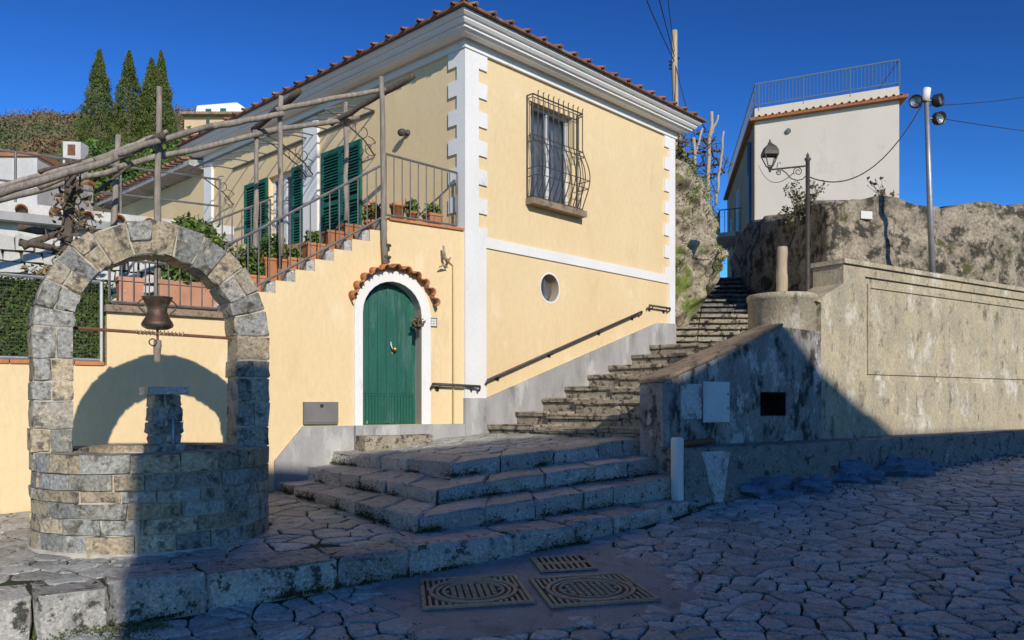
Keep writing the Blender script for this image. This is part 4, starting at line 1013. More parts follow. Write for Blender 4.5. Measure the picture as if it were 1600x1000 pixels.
rope = rp_.build('rope_coil', 'rope', None, True, label='pale rope wound round the rusty bar under the arch', cat='rope')
# hanging copper pot
pc = Fa.P(.02, 0, -.02); pz = 2.155
cp = thing('copper_pot', (pc.x, pc.y, pz), 'waisted copper pot with two ring handles hanging under the stone arch', 'pot')
MB().lathe((pc.x, pc.y, pz), [(0, .0), (.09, .004), (.128, .025), (.135, .045), (.125, .068), (.10, .11), (.082, .16), (.085, .20), (.11, .25), (.128, .282), (.132, .29), (.122, .288), (.10, .25), (.075, .20), (.07, .16), (0, .15)], 28).build('body', 'copper', cp, True)
for s_ in (-1, 1):
    MB().tube([pc + Fa.u * s_ * (.112 + .062 * math.sin(math.pi * t / 10)) + Vector((0, 0, pz + .27 - .15 * t / 10 + .015 * math.sin(math.pi * t / 10))) - Fa.u * s_ * .03 * (t / 10) for t in range(11)], .007, 5).build('handle', 'iron', cp, True)
MB().tube([(pc.x, pc.y, pz + .16), (pc.x, pc.y, zsp + r_in + .02)], .005, 5).build('hanging_wire', 'iron', cp)
pg = thing('wooden_peg', (pc.x, pc.y, 1.86), 'short wooden peg hanging below the rusty bar under the copper pot', 'peg')
pole('peg', (pc.x, pc.y, 1.86), (pc.x, pc.y, 2.06), .03, .036, 'wood_grey', pg, .003)
MB().tube([pc + Vector((0, 0, 2.05)), pc + Vector((0, 0, 2.16))], .012, 5).build('hook', 'rust', pg)
MB().tube([pc + Fa.u * (-.045 + .03 * math.cos(t * .6)) + Fa.n * .03 + Vector((0, 0, 2.04 + .03 * math.sin(t * .6))) for t in range(12)], .007, 4).build('ring', 'iron', pg, True)
# fountain pillar in the well
fx, fy = -3.02, 7.0
fp = thing('fountain_pillar', (fx, fy, .94), 'rough stone drinking fountain post with a flat cap inside the well', 'fountain')
Ff = Frame((fx, fy), (.8137, .5812), (.5812, -.8137)); z = .94; k = 0
while z < 1.56:
    z1 = min(z + rw_.uniform(.07, .13), 1.575)
    if 1.575 - z1 < .05: z1 = 1.575
    wv = .125 + rw_.uniform(-.012, .02); c_ = rw_.uniform(-.05, .05)
    for a, b in ((-wv, c_), (c_, wv)): stone('pillar_stone', Ff.box(a + .003, b - .003, z + .003, z1 - .003, -.12 - rw_.uniform(0, .02), .12 + rw_.uniform(0, .02)), 'well_stone', fp, .009, .010, 1, 1, True)
    z = z1
MB().hexa(Ff.box(-.11, .11, .9, 1.57, -.11, .11)).build('pillar_core', 'mortar', fp)
stone('cap_stone', Ff.box(-.165, .165, 1.575, 1.64, -.16, .16), 'step_stone', fp, .018, .005, 2, 0, True)
MB().tube([Ff.P(.04, 1.02, .16), Ff.P(.04, 1.36, .16), Ff.P(.04, 1.39, .10)], .012, 6).build('water_pipe', 'galvanised', fp, True)
MB().tube([Ff.P(-.02, 1.36, .1), Ff.P(-.02, 1.36, .18), Ff.P(-.02, 1.30, .20)], .013, 6).build('tap', 'galvanised', fp, True)

# ---------------------------------------------------------------- wire mesh panel and hedge at the far left
mg0, mg1 = FD.at(164, 500)[0], 9.0
zt_ = FD.at(160, 440)[1]
gt = thing('mesh_fence', FD.P(mg0, ZG, -.02), 'wire mesh panel in a grey frame at the left of the arch', 'fence')
m = MB(); 
for u in (mg0 + .03, mg0 + 1.3, mg0 + 2.6): m.tube([FD.P(u, ZG, -.05), FD.P(u, zt_, -.05)], .022, 6)
m.tube([FD.P(mg0 + .03, zt_, -.05), FD.P(mg1, zt_, -.05)], .018, 6); m.tube([FD.P(mg0 + .03, ZG + .06, -.05), FD.P(mg1, ZG + .06, -.05)], .018, 6); m.build('frame', 'galvanised', gt)
m = MB(); u = mg0 + .05
while u < mg0 + 2.7: m.tube([FD.P(u, ZG + .06, -.05), FD.P(u, zt_, -.05)], .0016, 3, False); u += .038
z = ZG + .08
while z < zt_: m.tube([FD.P(mg0 + .05, z, -.05), FD.P(mg0 + 2.7, z, -.05)], .0016, 3, False); z += .038
m.build('wire_mesh', 'iron', gt)
u = mg0 + .01
cop = thing('wall_coping', FD.P(mg0 + 1, ZG, 0), 'orange tile coping under the wire mesh panel', 'coping')
while u < 9.0: stone('coping_tile', FD.box(u, u + .29, ZG, ZG + .04, -.26, .025), 'terracotta', cop, .005, .001); u += .3
pts = []
for _ in range(20000): pts.append(FD.P(R.uniform(mg0 - .1, mg0 + 3.0), R.uniform(ZG - .1, zt_ + .02), -R.uniform(.10, .30)))
hd = thing('hedge', FD.P(mg0 + 1.4, ZG, -.4), 'clipped green hedge filling the wire mesh panel', 'hedge')
MB().hexa(FD.box(mg0 - .1, mg0 + 3.0, ZG - .2, zt_ - .02, -.6, -.22)).build('hedge_core', 'leaf_ivy', hd)  # solid box added as backing to close gaps behind the leaves
leaves('foliage', pts, .024, 'leaf_ivy', hd)
#='clipped green hedge filling the wire mesh panel', cat='hedge')

# ---------------------------------------------------------------- white outbuilding with tiled edge, behind
Fo = Frame((-7.9, 11.3), (.86, .51), (.51, -.86))
ob = thing('white_outbuilding', (-6.5, 12.6, 2.0), 'low whitewashed outbuilding with a tile edged flat roof behind the pergola', 'outbuilding')
m = MB(); m.hexa(Fo.box(-3, 3.75, 1.5, 4.11, -3, 0)); m.build('wall', 'whitewash', ob)
stone('roof_slab', Fo.box(-3.1, 3.85, 4.11, 4.23, -3.1, .22), 'plaster_grey', ob, .01, 0)
stone('parapet', Fo.box(-3.1, 3.85, 4.235, 4.40, -3.1, .10), 'whitewash', ob, .03, .01)
u = -2.9
while u < 3.7:
    v, f = barrel(Fo.P(u, 4.26, .30), -Fo.n, .25, .085); mk('edge_tile', v, f, 'terracotta', ob, True); u += .42
rt = thing('roof_railing', Fo.P(0, 4.40, -.2), 'thin grey two bar railing on the white outbuilding roof', 'railing')
for z in (4.76, 5.2): MB().tube([Fo.P(-.6, z, -.2), Fo.P(3.7, z, -.2)], .018, 6).build('rail', 'iron_grey', rt)
for u in (-.6, .8, 2.2, 3.68): MB().tube([Fo.P(u, 4.36, -.2), Fo.P(u, 5.21, -.2)], .018, 6).build('post', 'iron_grey', rt)
ch = thing('chimney', at(112, 255, 17), 'small white chimney with a rust red vent behind the pergola poles', 'chimney')
q = at(112, 255, 17); m = MB(); stone('stack', boxw(q.x - .19, q.x + .19, 17, 17.3, 4.0, at(0, 222, 17).z), 'whitewash', ch, .03, .02); MB().hexa(boxw(q.x - .08, q.x + .08, 16.985, 17.02, at(0, 243, 17).z, at(0, 226, 17).z)).build('vent', 'rust', ch)
wh = thing('white_shed', at(30, 310, 15), 'white shed wall with orange coping at the left edge', 'shed')
q0, q1 = at(-60, 300, 15), at(58, 245, 15); MB().hexa(boxw(q0.x - 1, q1.x, 15, 17, 3, q1.z)).build('wall', 'whitewash', wh); MB().hexa(boxw(q0.x - 1.05, q1.x + .04, 14.95, 17.05, q1.z + .003, q1.z + .07)).build('coping', 'terracotta', wh)
# rubble wall visible through the arch
rb = thing('rubble_wall', FD.P(4.4, 1.5, -2.2), 'low whitish rubble stone wall seen through the arch railing', 'wall')
Fb = Frame(FD.P(2.6, 0, -2.2), FD.u, FD.n)
z = 1.6
while z < 3.55:
    u = -.3; h = R.uniform(.14, .2)
    while u < 3.6:
        w_ = R.uniform(.18, .4); stone('rubble_stone', Fb.box(u + .012, u + w_ - .012, z + .01, z + h - .01, -.25, R.uniform(-.03, .04)), 'whitewash', rb, .03, .018, 2, 0, True); u += w_
    z += h
MB().hexa(Fb.box(-.3, 3.6, 1.4, z - .02, -.24, -.06)).build('wall_core', 'dark_mortar', rb)

# ---------------------------------------------------------------- right: parapet, pier, panelled wall, bench
pw_ = thing('parapet_wall', (A0.x + 2, A0.y + 1.4, .3), 'stained concrete parapet wall with a round pier and framed panel right of the stairs', 'wall')
def fw(px, py, n=0): return FW.at(px, py, n)
uC = fw(1222, 500)[0]; uF = fw(1283, 500)[0]
nic = [fw(1188, 650), fw(1228, 650), fw(1228, 613), fw(1188, 613)]
nic = [(nic[0][0], nic[0][1]), (nic[1][0], nic[0][1]), (nic[1][0], nic[2][1]), (nic[0][0], nic[2][1])]
m = MB(); top0 = fw(1037, 598)[1]; topC = fw(1222, 511)[1]
FW.panel(m, [(0, .2), (uF, .2), (uF, topC - .02), (uC, topC), (0, top0)], [nic], 0, .25, 0)
m.add([FW.P(0, .2, 0), FW.P(0, top0, 0), FW.P(0, top0, -.40), FW.P(0, .2, -.40)], [(0, 1, 2, 3)])
m.add([FW.P(0, .2, -.40), FW.P(0, top0, -.40), FW.P(uC, topC, -.40), FW.P(uC, .2, -.40)], [(0, 1, 2, 3)])
bmq = m.build('parapet', 'stained_concrete', pw_)
stone('parapet_cap', [FW.P(-.02, top0 - .0, .02), FW.P(uC, topC, .02), FW.P(uC, topC, -.42), FW.P(-.02, top0, -.42), FW.P(-.02, top0 + .05, .02), FW.P(uC, topC + .05, .02), FW.P(uC, topC + .05, -.42), FW.P(-.02, top0 + .05, -.42)], 'cap_stone', pw_, .012, .004, 2, 3, True)
MB().hexa(FW.box(nic[0][0] - .02, nic[1][0] + .02, nic[0][1] - .02, nic[2][1] + .02, -.27, -.25)).build('niche_back', 'dark_hole', pw_)  # near-black back: the niche's shade painted in
nu0, nu1, nz0, nz1 = nic[0][0], nic[1][0], nic[0][1], nic[2][1]
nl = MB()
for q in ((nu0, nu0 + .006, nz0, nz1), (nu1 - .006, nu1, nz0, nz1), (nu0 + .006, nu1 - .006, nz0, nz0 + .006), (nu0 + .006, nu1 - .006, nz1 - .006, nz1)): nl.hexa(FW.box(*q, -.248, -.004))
nl.build('niche_shade', 'dark_hole', pw_)  # black faces added so the recess looks dark, shade put into colour
pcx = FW.P(uC, 0, -.20); d_ = 1
prad = .47; cenp = FW.P(fw(1222, 500, -.48)[0], 0, -.485)
pzt = EYE + (HZ - 462) / FPX * cenp.y
MB().lathe((cenp.x, cenp.y, 0), [(prad * 1.01, .3), (prad, 1.2), (prad * .985, pzt - .09), (prad * 1.02, pzt - .08), (prad * 1.02, pzt - .015), (prad * .99, pzt), (0, pzt + .05)], 40).build('round_pier', 'old_concrete', pw_, True)
u13, z13 = fw(1276, 470); u15, z15 = fw(1318, 448); u134 = fw(1340, 415)[0]; ztw = fw(1340, 415)[1]
b0, b1 = fw(1352, 432), fw(1352, 594)
uE = 11.0
pan = [(b0[0], b1[1]), (uE - .5, b1[1]), (uE - .5, b0[1]), (b0[0], b0[1])]
m = MB(); FW.panel(m, [(uF, .2), (uE, .2), (uE, ztw), (u15, ztw), (u15, z15 + .05), (lerp(u13, u15, .5), lerp(z13, z15, .62)), (u13, z13), (uF, z13 - .02)], [pan], 0.0, .04, .5)
m.add([FW.P(uE, .2, 0), FW.P(uE, ztw, 0), FW.P(uE, ztw, -.5), FW.P(uE, .2, -.5)], [(0, 1, 2, 3)]); m.build('panel_wall', 'old_concrete', pw_)
MB().hexa(FW.box(pan[0][0], pan[1][0], pan[0][1], pan[2][1], -.09, -.0405)).build('recessed_panel', 'old_concrete', pw_)
for (a, b, c, d) in ((pan[0][0] + .10, pan[0][0] + .17, pan[0][1] + .09, pan[2][1] - .09), (pan[0][0] + .17, pan[1][0] - .1, pan[0][1] + .09, pan[0][1] + .15), (pan[0][0] + .17, pan[1][0] - .1, pan[2][1] - .15, pan[2][1] - .09)):
    stone('panel_moulding', FW.box(a, b, c, d, -.042, -.016), 'old_concrete', pw_, .006, .001)
stone('wall_cap', FW.box(u15 - .03, uE, ztw, ztw + .07, -.52, .04), 'old_concrete', pw_, .012, .003)
stone('base_course', FW.box(fw(1300, 650)[0], uE, .3, fw(1300, 650)[1], -.02, .035), 'old_concrete', pw_, .01, .002)
# bench ledge
bz = .985
bn = thing('stone_bench', FW.P(3, .2, .2), 'long low concrete bench ledge with a whitewashed end at the wall foot', 'bench')
uB = fw(1068, 720, .42)[0]
bq = FW.box(uB, 11, .05, bz, -.01, .43); bq[5].z += .07; bq[6].z += .07
stone('bench_block', bq, 'bench_concrete', bn, .035, .010, 3, 14, True)
wpp = [(.26, .99), (.42, .985), (.58, .99), (.74, .97), (.70, .80), (.66, .62), (.64, .46), (.60, .36), (.50, .30), (.46, .36), (.47, .48), (.40, .56), (.36, .75)]
FW.plate([(uB + a, b * bz - .03) for a, b in wpp], .40, .449).build('whitewashed_patch', 'lime_wash', bn)
wp = fw(1066, 738, .46); t = thing('white_post', FW.P(uB - .06, .4, .42), 'short white painted stone post at the near end of the bench', 'post')
stone('post', FW.box(uB - .12, uB - .015, .38, EYE + (HZ - 683) / FPX * 9.2, .33, .45), 'plaster_white', t, .03, .006, 3, 1, True)
t = thing('wooden_log', FW.P(uB + .3, bz, .2), 'brown wooden log lying on the near end of the bench', 'log')
pole('log', FW.P(uB + .05, bz + .045, .28), FW.P(uB + .75, bz + .06, .16), .045, .038, 'rust', t, .004)
q = [fw(1098, 660), fw(1138, 597)]; t = thing('meter_box', FW.P(q[0][0], q[0][1], .02), 'pale metal meter box door on the shaded parapet', 'meter box')
stone('box_frame', FW.box(q[0][0], q[1][0], q[0][1], q[1][1], -.02, .02), 'meter_white', t, .004, 0); stone('box_door', FW.box(q[0][0] + .025, q[1][0] - .02, q[0][1] + .025, q[1][1] - .02, .018, .032), 'meter_white', t, .004, 0)
for zz in (.35, .7): MB().lathe(FW.P(q[1][0] - .045, lerp(q[0][1], q[1][1], zz), .032), [(0, .006), (.012, .005), (.012, 0)], 8, FW.n).build('lock', 'lamp_black', t)
q = [fw(1063, 655), fw(1096, 600)]; t = thing('cement_panel', FW.P(q[0][0], q[0][1], .01), 'square pale cement panel left of the meter box', 'panel')
stone('panel', FW.box(q[0][0], q[1][0] - .01, q[0][1], q[1][1], -.02, .014), 'lime_wash', t, .006, .002)
# stub column on the pier
pole_t = thing('stub_column', (cenp.x - .1, cenp.y - .02, pzt), 'pale stub of a column standing on the round pier', 'column')
sx = (1222 - 800) / FPX * cenp.y; sz = EYE + (HZ - 386) / FPX * cenp.y
pole('shaft', (sx, cenp.y, pzt - .02), (sx, cenp.y, sz), .078, .070, 'wood_pale', pole_t, .006, 10)
# bedrock lumps at the bench foot
def lump(name, c, rx, ry, rz, mat, label, cat, seed, parent=None, nu=30, nv=18, a=.75):
    v, f = [], []
    for j in range(nv + 1):
        ph = math.pi * j / nv
        for i in range(nu):
            th = 2 * math.pi * i / nu; d = Vector((math.sin(ph) * math.cos(th), math.sin(ph) * math.sin(th), math.cos(ph)))
            k = 1 + noisy(d, 1.6, a, seed) + noisy(d, 3.4, a * .5, seed + 3) + noisy(d, 8, a * .22, seed + 5)
            v.append(Vector(c) + Vector((d.x * rx, d.y * ry, d.z * rz)) * k)
    for j in range(nv):
        for i in range(nu): f.append((j * nu + i, (j + 1) * nu + i, (j + 1) * nu + (i + 1) % nu, j * nu + (i + 1) % nu))
    return crisp(mk(name, v, f, mat, parent, True, label=label, cat=cat), .32)
LUMP = [(1195, 775, .28, 'largest rounded blue grey rock at the foot of the bench near the steps'), (1268, 768, .20, 'second rounded rock from the steps at the bench foot'), (1330, 752, .26, 'flat wide rock at the middle of the bench foot'), (1395, 742, .30, 'long low rock towards the far end of the bench'), (1440, 734, .16, 'smallest rock furthest from the steps at the bench foot')]
for i, (px, py, r_, lab) in enumerate(LUMP):
    q = rp(px, py); lump('foot_rock', (q.x + .03, q.y + .02, road_z(q.x, q.y) + .03), r_ * 1.35, r_ * .75, r_ * .62, 'bedrock', lab, 'rock', i * 3.1)['group'] = 'rocks along the bench foot'

tp_ = [FW.P(2.75, 2.4, -.45), FW.P(11, 2.4, -.45), Vector((15, 18.4, 2.4)), Vector((10.8, 17.1, 2.4)), Vector((6.2, 15.8, 2.4)), Vector((5.6, 13.2, 2.4))]
mk('upper_terrace', tp_ + [p - Vector((0, 0, 1.6)) for p in tp_], [tuple(range(6))] + [(i, (i + 1) % 6, (i + 1) % 6 + 6, i + 6) for i in range(6)], 'cement_patch', kind='structure')
lt = []
for _ in range(420):
    u = R.uniform(1.2, 7.5); p = FW.P(u, 0, .46 + abs(R.gauss(0, .22))); lt.append(Vector((p.x, p.y, road_z(p.x, p.y) + .012)))
leaves('leaf_litter', lt, .028, 'leaf_dry', None, 1.3, kind='stuff', label='brown fallen leaves scattered along the bench foot')
# ---------------------------------------------------------------- manholes and drain grate
def manhole(quad, label, round_=True):
    P4 = [rp(*p) for p in quad]; c = sum((p for p in P4), Vector()) / 4
    c.z = road_z(c.x, c.y)
    t = thing('manhole_cover' if round_ else 'drain_grate', (c.x, c.y, c.z), label, 'manhole' if round_ else 'drain')
    def Q(s_, r_, dz): 
        p = P4[0].lerp(P4[1], s_).lerp(P4[3].lerp(P4[2], s_), r_); return Vector((p.x, p.y, road_z(p.x, p.y) + .003 + dz))
    def bar(s0, r0, s1, r1, z0, z1, name='rib'):
        a = [Q(s0, r0, z0), Q(s1, r0, z0), Q(s1, r1, z0), Q(s0, r1, z0), Q(s0, r0, z1), Q(s1, r0, z1), Q(s1, r1, z1), Q(s0, r1, z1)]
        return MB().hexa(a).build(name, 'cast_iron', t)
    MB().hexa([Q(0, 0, -.03), Q(1, 0, -.03), Q(1, 1, -.03), Q(0, 1, -.03), Q(0, 0, .004), Q(1, 0, .004), Q(1, 1, .004), Q(0, 1, .004)]).build('base_plate', 'dark_hole' if not round_ else 'rust', t)
    for a in ((0, 0, 1, .045), (0, .955, 1, 1), (0, .045, .035, .955), (.965, .045, 1, .955)): bar(*a, .003, .020, 'frame')
    if round_:
        def ringm(r0, r1, z0, z1, name):
            m = MB(); k = 40
            for (rr_, zz) in ((r0, z0), (r0, z1), (r1, z1), (r1, z0)):
                for i in range(k): th = 2 * math.pi * i / k; m.v.append(Q(.5 + rr_ * math.cos(th), .5 + rr_ * math.sin(th), zz))
            for a in range(3):
                for i in range(k): m.f.append((a * k + i, a * k + (i + 1) % k, (a + 1) * k + (i + 1) % k, (a + 1) * k + i))
            return m.build(name, 'cast_iron', t)
        ringm(.385, .425, .004, .020, 'outer_ring'); ringm(.275, .30, .004, .018, 'inner_ring'); ringm(.335, .365, .004, .014, 'middle_ring')
        k = 9
        for i in range(k):
            for j in range(k):
                s_, r_ = .5 + (i - (k - 1) / 2) * .064, .5 + (j - (k - 1) / 2) * .064
                if (s_ - .5) ** 2 + (r_ - .5) ** 2 < .258 ** 2: bar(s_ - .021, r_ - .019, s_ + .021, r_ + .019, .003, .016, 'stud')
        for i in range(16):
            s_ = .06 + i * .0575
            for lo_, hi_ in ((.06, .5), (.5, .94)):
                h = .44
                e_ = math.sqrt(max(0, h * h - (s_ + .014 - .5) ** 2)) if abs(s_ - .486) < h else 0
                a, b = (lo_, min(hi_, .5 - e_ - .0)) if lo_ < .3 else (max(lo_, .5 + e_), hi_)
                if b - a > .03: bar(s_, a, s_ + .028, b, .003, .016)
    else:
        for i in range(8):
            s_ = .10 + i * .107; 
            bar(s_ - .065 if i == 0 else s_ - .055, .045, s_, .955, .003, .018, 'grate_bar')
        bar(.93, .045, .965, .955, .003, .018, 'grate_bar')
        bar(.035, .45, .965, .55, .003, .0165, 'grate_bar')
manhole([(660, 955), (835, 944), (806, 901), (656, 908)], 'left square manhole cover with round ribbed lid in the cement')
manhole([(860, 952), (1032, 940), (972, 898), (826, 907)], 'right square manhole cover with round ribbed lid in the cement')
manhole([(845, 896), (934, 891), (912, 869), (828, 874)], 'small slotted drain grate above the manholes', False)

# ---------------------------------------------------------------- rock, mossy wall, street lamp, floodlights
def slabwall(name, pts, z0, ztops, thick, mat, label, cat, amp=.12, nseg=26, nz_=16, seed=0):
    pts = [Vector(p) for p in pts]; v, f = [], []
    cum = [0]
    for a, b in zip(pts, pts[1:]): cum.append(cum[-1] + (b - a).length)
    for i in range(nseg + 1):
        s_ = cum[-1] * i / nseg; k = 0
        while k < len(pts) - 2 and s_ > cum[k + 1]: k += 1
        q = (s_ - cum[k]) / (cum[k + 1] - cum[k]); p = pts[k].lerp(pts[k + 1], q); zt = lerp(ztops[k], ztops[k + 1], q)
        nk = [Vector(((pts[min(a + 1, len(pts) - 1)] - pts[max(a - 1, 0)]).y, -(pts[min(a + 1, len(pts) - 1)] - pts[max(a - 1, 0)]).x, 0)).normalized() for a in (k, k + 1)]
        n_ = nk[0].lerp(nk[1], q).normalized()
        zt += noisy((p.x, p.y, 3), 1.5, .22, seed)
        for j in range(nz_ + 1):
            z = lerp(z0, zt, j / nz_); o_ = noisy((p.x, p.y, z), .9, amp * 1.6, seed) + noisy((p.x, p.y, z), 3.2, amp, seed + 5) - .12 * (j / nz_) ** 3
            v.append(Vector((p.x + n_.x * o_, p.y + n_.y * o_, z)))
        z = zt; v.append(Vector((p.x - n_.x * thick, p.y - n_.y * thick, z + .1))); v.append(Vector((p.x - n_.x * thick, p.y - n_.y * thick, z0)))
    m_ = nz_ + 3
    for i in range(nseg):
        for j in range(m_ - 1): f.append((i * m_ + j, (i + 1) * m_ + j, (i + 1) * m_ + j + 1, i * m_ + j + 1))
    return mk(name, v, f, mat, None, True, label=label, cat=cat)
mossw = slabwall('mossy_wall', [(5.95, 22.0, 0), (5.82, 19, 0), (6.05, 15.6, 0), (7.6, 15.9, 0), (10.8, 16.9, 0), (15, 18.2, 0)], 1.2, [6.15, 5.85, 5.42, 5.5, 5.75, 5.8], 1.0, 'mossy_wall', 'tall rough stone retaining wall covered in black moss behind the lamp', 'wall', .11, 90, 40, 4)
rv2, rf2 = [], []
NUu, NVv = 150, 110
rc = Vector((2.92, 18.7, 0))
for j in range(NVv + 1):
    t = j / NVv; z = lerp(1.2, 6.55, t)
    for i in range(NUu):
        th = 2 * math.pi * i / NUu; k = .92 + .12 * math.sin(t * 2.6) - .35 * max(0, t - .8) ** 1.0 * 2
        d = Vector((math.cos(th), math.sin(th), 0)); p = Vector((d.x * 1.5, d.y * 2.3, z))
        k += noisy((p.x, p.y, z), .8, .14, 1) + noisy((p.x, p.y, z), 2.2, .085, 2) + noisy((p.x, p.y, z), 5.5, .06, 3) + abs(noisy((p.x, p.y, z), 3.4, .14, 9)) - .05 + abs(noisy((p.x, p.y, z), 9, .05, 4))
        fo = min(1, max(.0, (z - 1.9) / 2.6)); fo = .34 + .74 * fo
        rv2.append(rc + Vector((d.x * 1.5 * k * (fo if d.x > 0 else 1), d.y * 2.3 * k, z + noisy((d.x, d.y, 0), 2, .25, 6) * t)))
for j in range(NVv):
    for i in range(NUu): rf2.append((j * NUu + i, j * NUu + (i + 1) % NUu, (j + 1) * NUu + (i + 1) % NUu, (j + 1) * NUu + i))
rf2.append(tuple(NVv * NUu + i for i in range(NUu)))
mk('rock_face', rv2, rf2, 'rock', None, True, label='rough pale rock outcrop with moss right behind the yellow house', cat='rock')
pts = []
for _ in range(150):
    k = R.randrange(int(NVv * .45), NVv) * NUu + R.randrange(int(NUu * .55), NUu); c = rv2[k]
    if c.z < 4.3 and c.x > rc.x + .3: continue
    if noisy(c, .9, 1, 12) > .02: pts += [c + Vector((R.gauss(0, .09), R.gauss(0, .05) - .02, R.gauss(0, .10))) for _ in range(60)]
leaves('moss_plants', pts, .026, 'leaf_green', None, label='bright green moss and weeds clinging to the upper rock', cat='weeds')
tre = thing('vine_trellis', (rc.x, rc.y - 1, 6.3), 'bare pole trellis with dry vines on top of the rock', 'trellis')
def tp(px, py, d): return at(px, py, d)
for (a, b, r_) in (((1085, 300), (1085, 215), .05), ((1104, 330), (1112, 175), .05), ((1110, 215), (1122, 180), .03), ((1118, 320), (1131, 205), .035), ((1072, 285), (1098, 200), .03), ((1060, 262), (1062, 205), .05)):
    pole('pole', tp(*a, 18.2), tp(*b, 18.2), r_, r_ * .75, 'wood_pale', tre, .02)
for (a, b) in (((1060, 222), (1118, 218)), ((1062, 240), (1125, 236)), ((1060, 262), (1128, 256)), ((1085, 278), (1128, 272)), ((1100, 218), (1132, 270))):
    pole('cross_pole', tp(*a, 18.1), tp(*b, 18.6), .03, .025, 'wood_dark', tre, .03)
for _ in range(34):
    p = tp(R.uniform(1056, 1125), R.uniform(205, 290), R.uniform(17.9, 18.8)); P_ = [p]
    for _ in range(6): p = p + Vector((R.uniform(-.2, .2), R.uniform(-.2, .2), R.uniform(-.22, .2))); P_.append(p)
    MB().tube(P_, [lerp(.016, .005, i / 6) for i in range(7)], 4).build('vine_branch', 'twig', tre, True)
pts = []
for _ in range(14): pts += ball(tp(R.uniform(1056, 1076), R.uniform(225, 300), 18.0), .22, 40)
leaves('dry_leaves', pts, .06, 'leaf_scrub', tre)

ld = 14.3; lx = (1262 - 800) / FPX * ld
lamp = thing('street_lamp', (lx, ld, 2.2), 'dark iron street lamp with a scrolled arm and four sided lantern', 'street lamp')
zt = at(0, 243, ld).z
MB().lathe((lx, ld, 2.2), [(.06, 0), (.055, .4), (.04, .5), (.036, zt - 2.2 - .1), (.055, zt - 2.2 - .08), (.055, zt - 2.2 - .05), (.025, zt - 2.2 - .03), (.03, zt - 2.2), (.0, zt - 2.2 + .06)], 12).build('post', 'iron', lamp, True)
za, zb = at(0, 259, ld).z, at(0, 265, ld).z; lx2 = (1205 - 800) / FPX * ld
MB().tube([(lx, ld, za), (lx2, ld, zb)], .016, 6).build('arm', 'iron', lamp)
def spiral(cx, cz, r0, r1, turns, s_, a0_=0):
    return [(cx + s_ * lerp(r0, r1, i / 30) * math.cos(a0_ + turns * 6.283 * i / 30), ld, cz + lerp(r0, r1, i / 30) * math.sin(a0_ + turns * 6.283 * i / 30)) for i in range(31)]
def lz(py): return at(0, py, ld).z
def lxx(px): return (px - 800) / FPX * ld
MB().tube(spiral(lxx(1247), lz(268), .02, .085, 1.6, 1), .009, 5).build('scroll', 'iron', lamp, True)
MB().tube(spiral(lxx(1217), lz(270), .015, .05, 1.4, -1), .009, 5).build('scroll', 'iron', lamp, True)
MB().tube([(lxx(a), ld, lz(b)) for a, b in ((1221, 265), (1228, 270), (1236, 279), (1246, 282), (1254, 280), (1260, 274))], .010, 5).build('scroll', 'iron', lamp, True)
MB().tube([(lxx(a), ld, lz(b)) for a, b in ((1214, 262), (1215, 255), (1218, 253), (1220, 256))], .007, 5).build('scroll', 'iron', lamp, True)
lc = Vector((lxx(1203), ld, 0))
def sq(hw, z): return [Vector((lc.x - hw, ld - hw, z)), Vector((lc.x + hw, ld - hw, z)), Vector((lc.x + hw, ld + hw, z)), Vector((lc.x - hw, ld + hw, z))]
z1, z2, z3, z4 = lz(258), lz(243), lz(238), lz(225)
m = MB(); m.v = sq(.125, z2) + sq(.125, z3) + sq(.09, z4 - .06) + sq(.035, z4) 
for k in range(3):
    for j in range(4): m.f.append((k * 4 + j, k * 4 + (j + 1) % 4, (k + 1) * 4 + (j + 1) % 4, (k + 1) * 4 + j))
m.f.append((12, 13, 14, 15)); m.f.append((3, 2, 1, 0)); hood = m.build('lantern_hood', 'iron', lamp)
MB().lathe((lc.x, ld, z4), [(.03, 0), (.04, .02), (.015, .04), (.02, .06), (0, .09)], 8).build('finial', 'iron', lamp, True)
zb2 = lz(260)
lf = MB()
for a, b in zip(sq(.045, zb2), sq(.115, z2)): lf.tube([a, b], .011, 4)
for a, b in zip(sq(.045, zb2), sq(.045, zb2)[1:] + sq(.045, zb2)[:1]): lf.tube([a, b], .009, 4)
lf.lathe((lc.x, ld, lz(270)), [(0, 0), (.02, .02), (.03, .06), (.05, .10)], 8); lf.build('lantern_frame', 'iron', lamp)
A_, B_ = sq(.043, zb2), sq(.112, z2)
for j in range(4): mk('lantern_pane', [A_[j], A_[(j + 1) % 4], B_[(j + 1) % 4], B_[j]], [(0, 1, 2, 3)], 'glass', lamp)

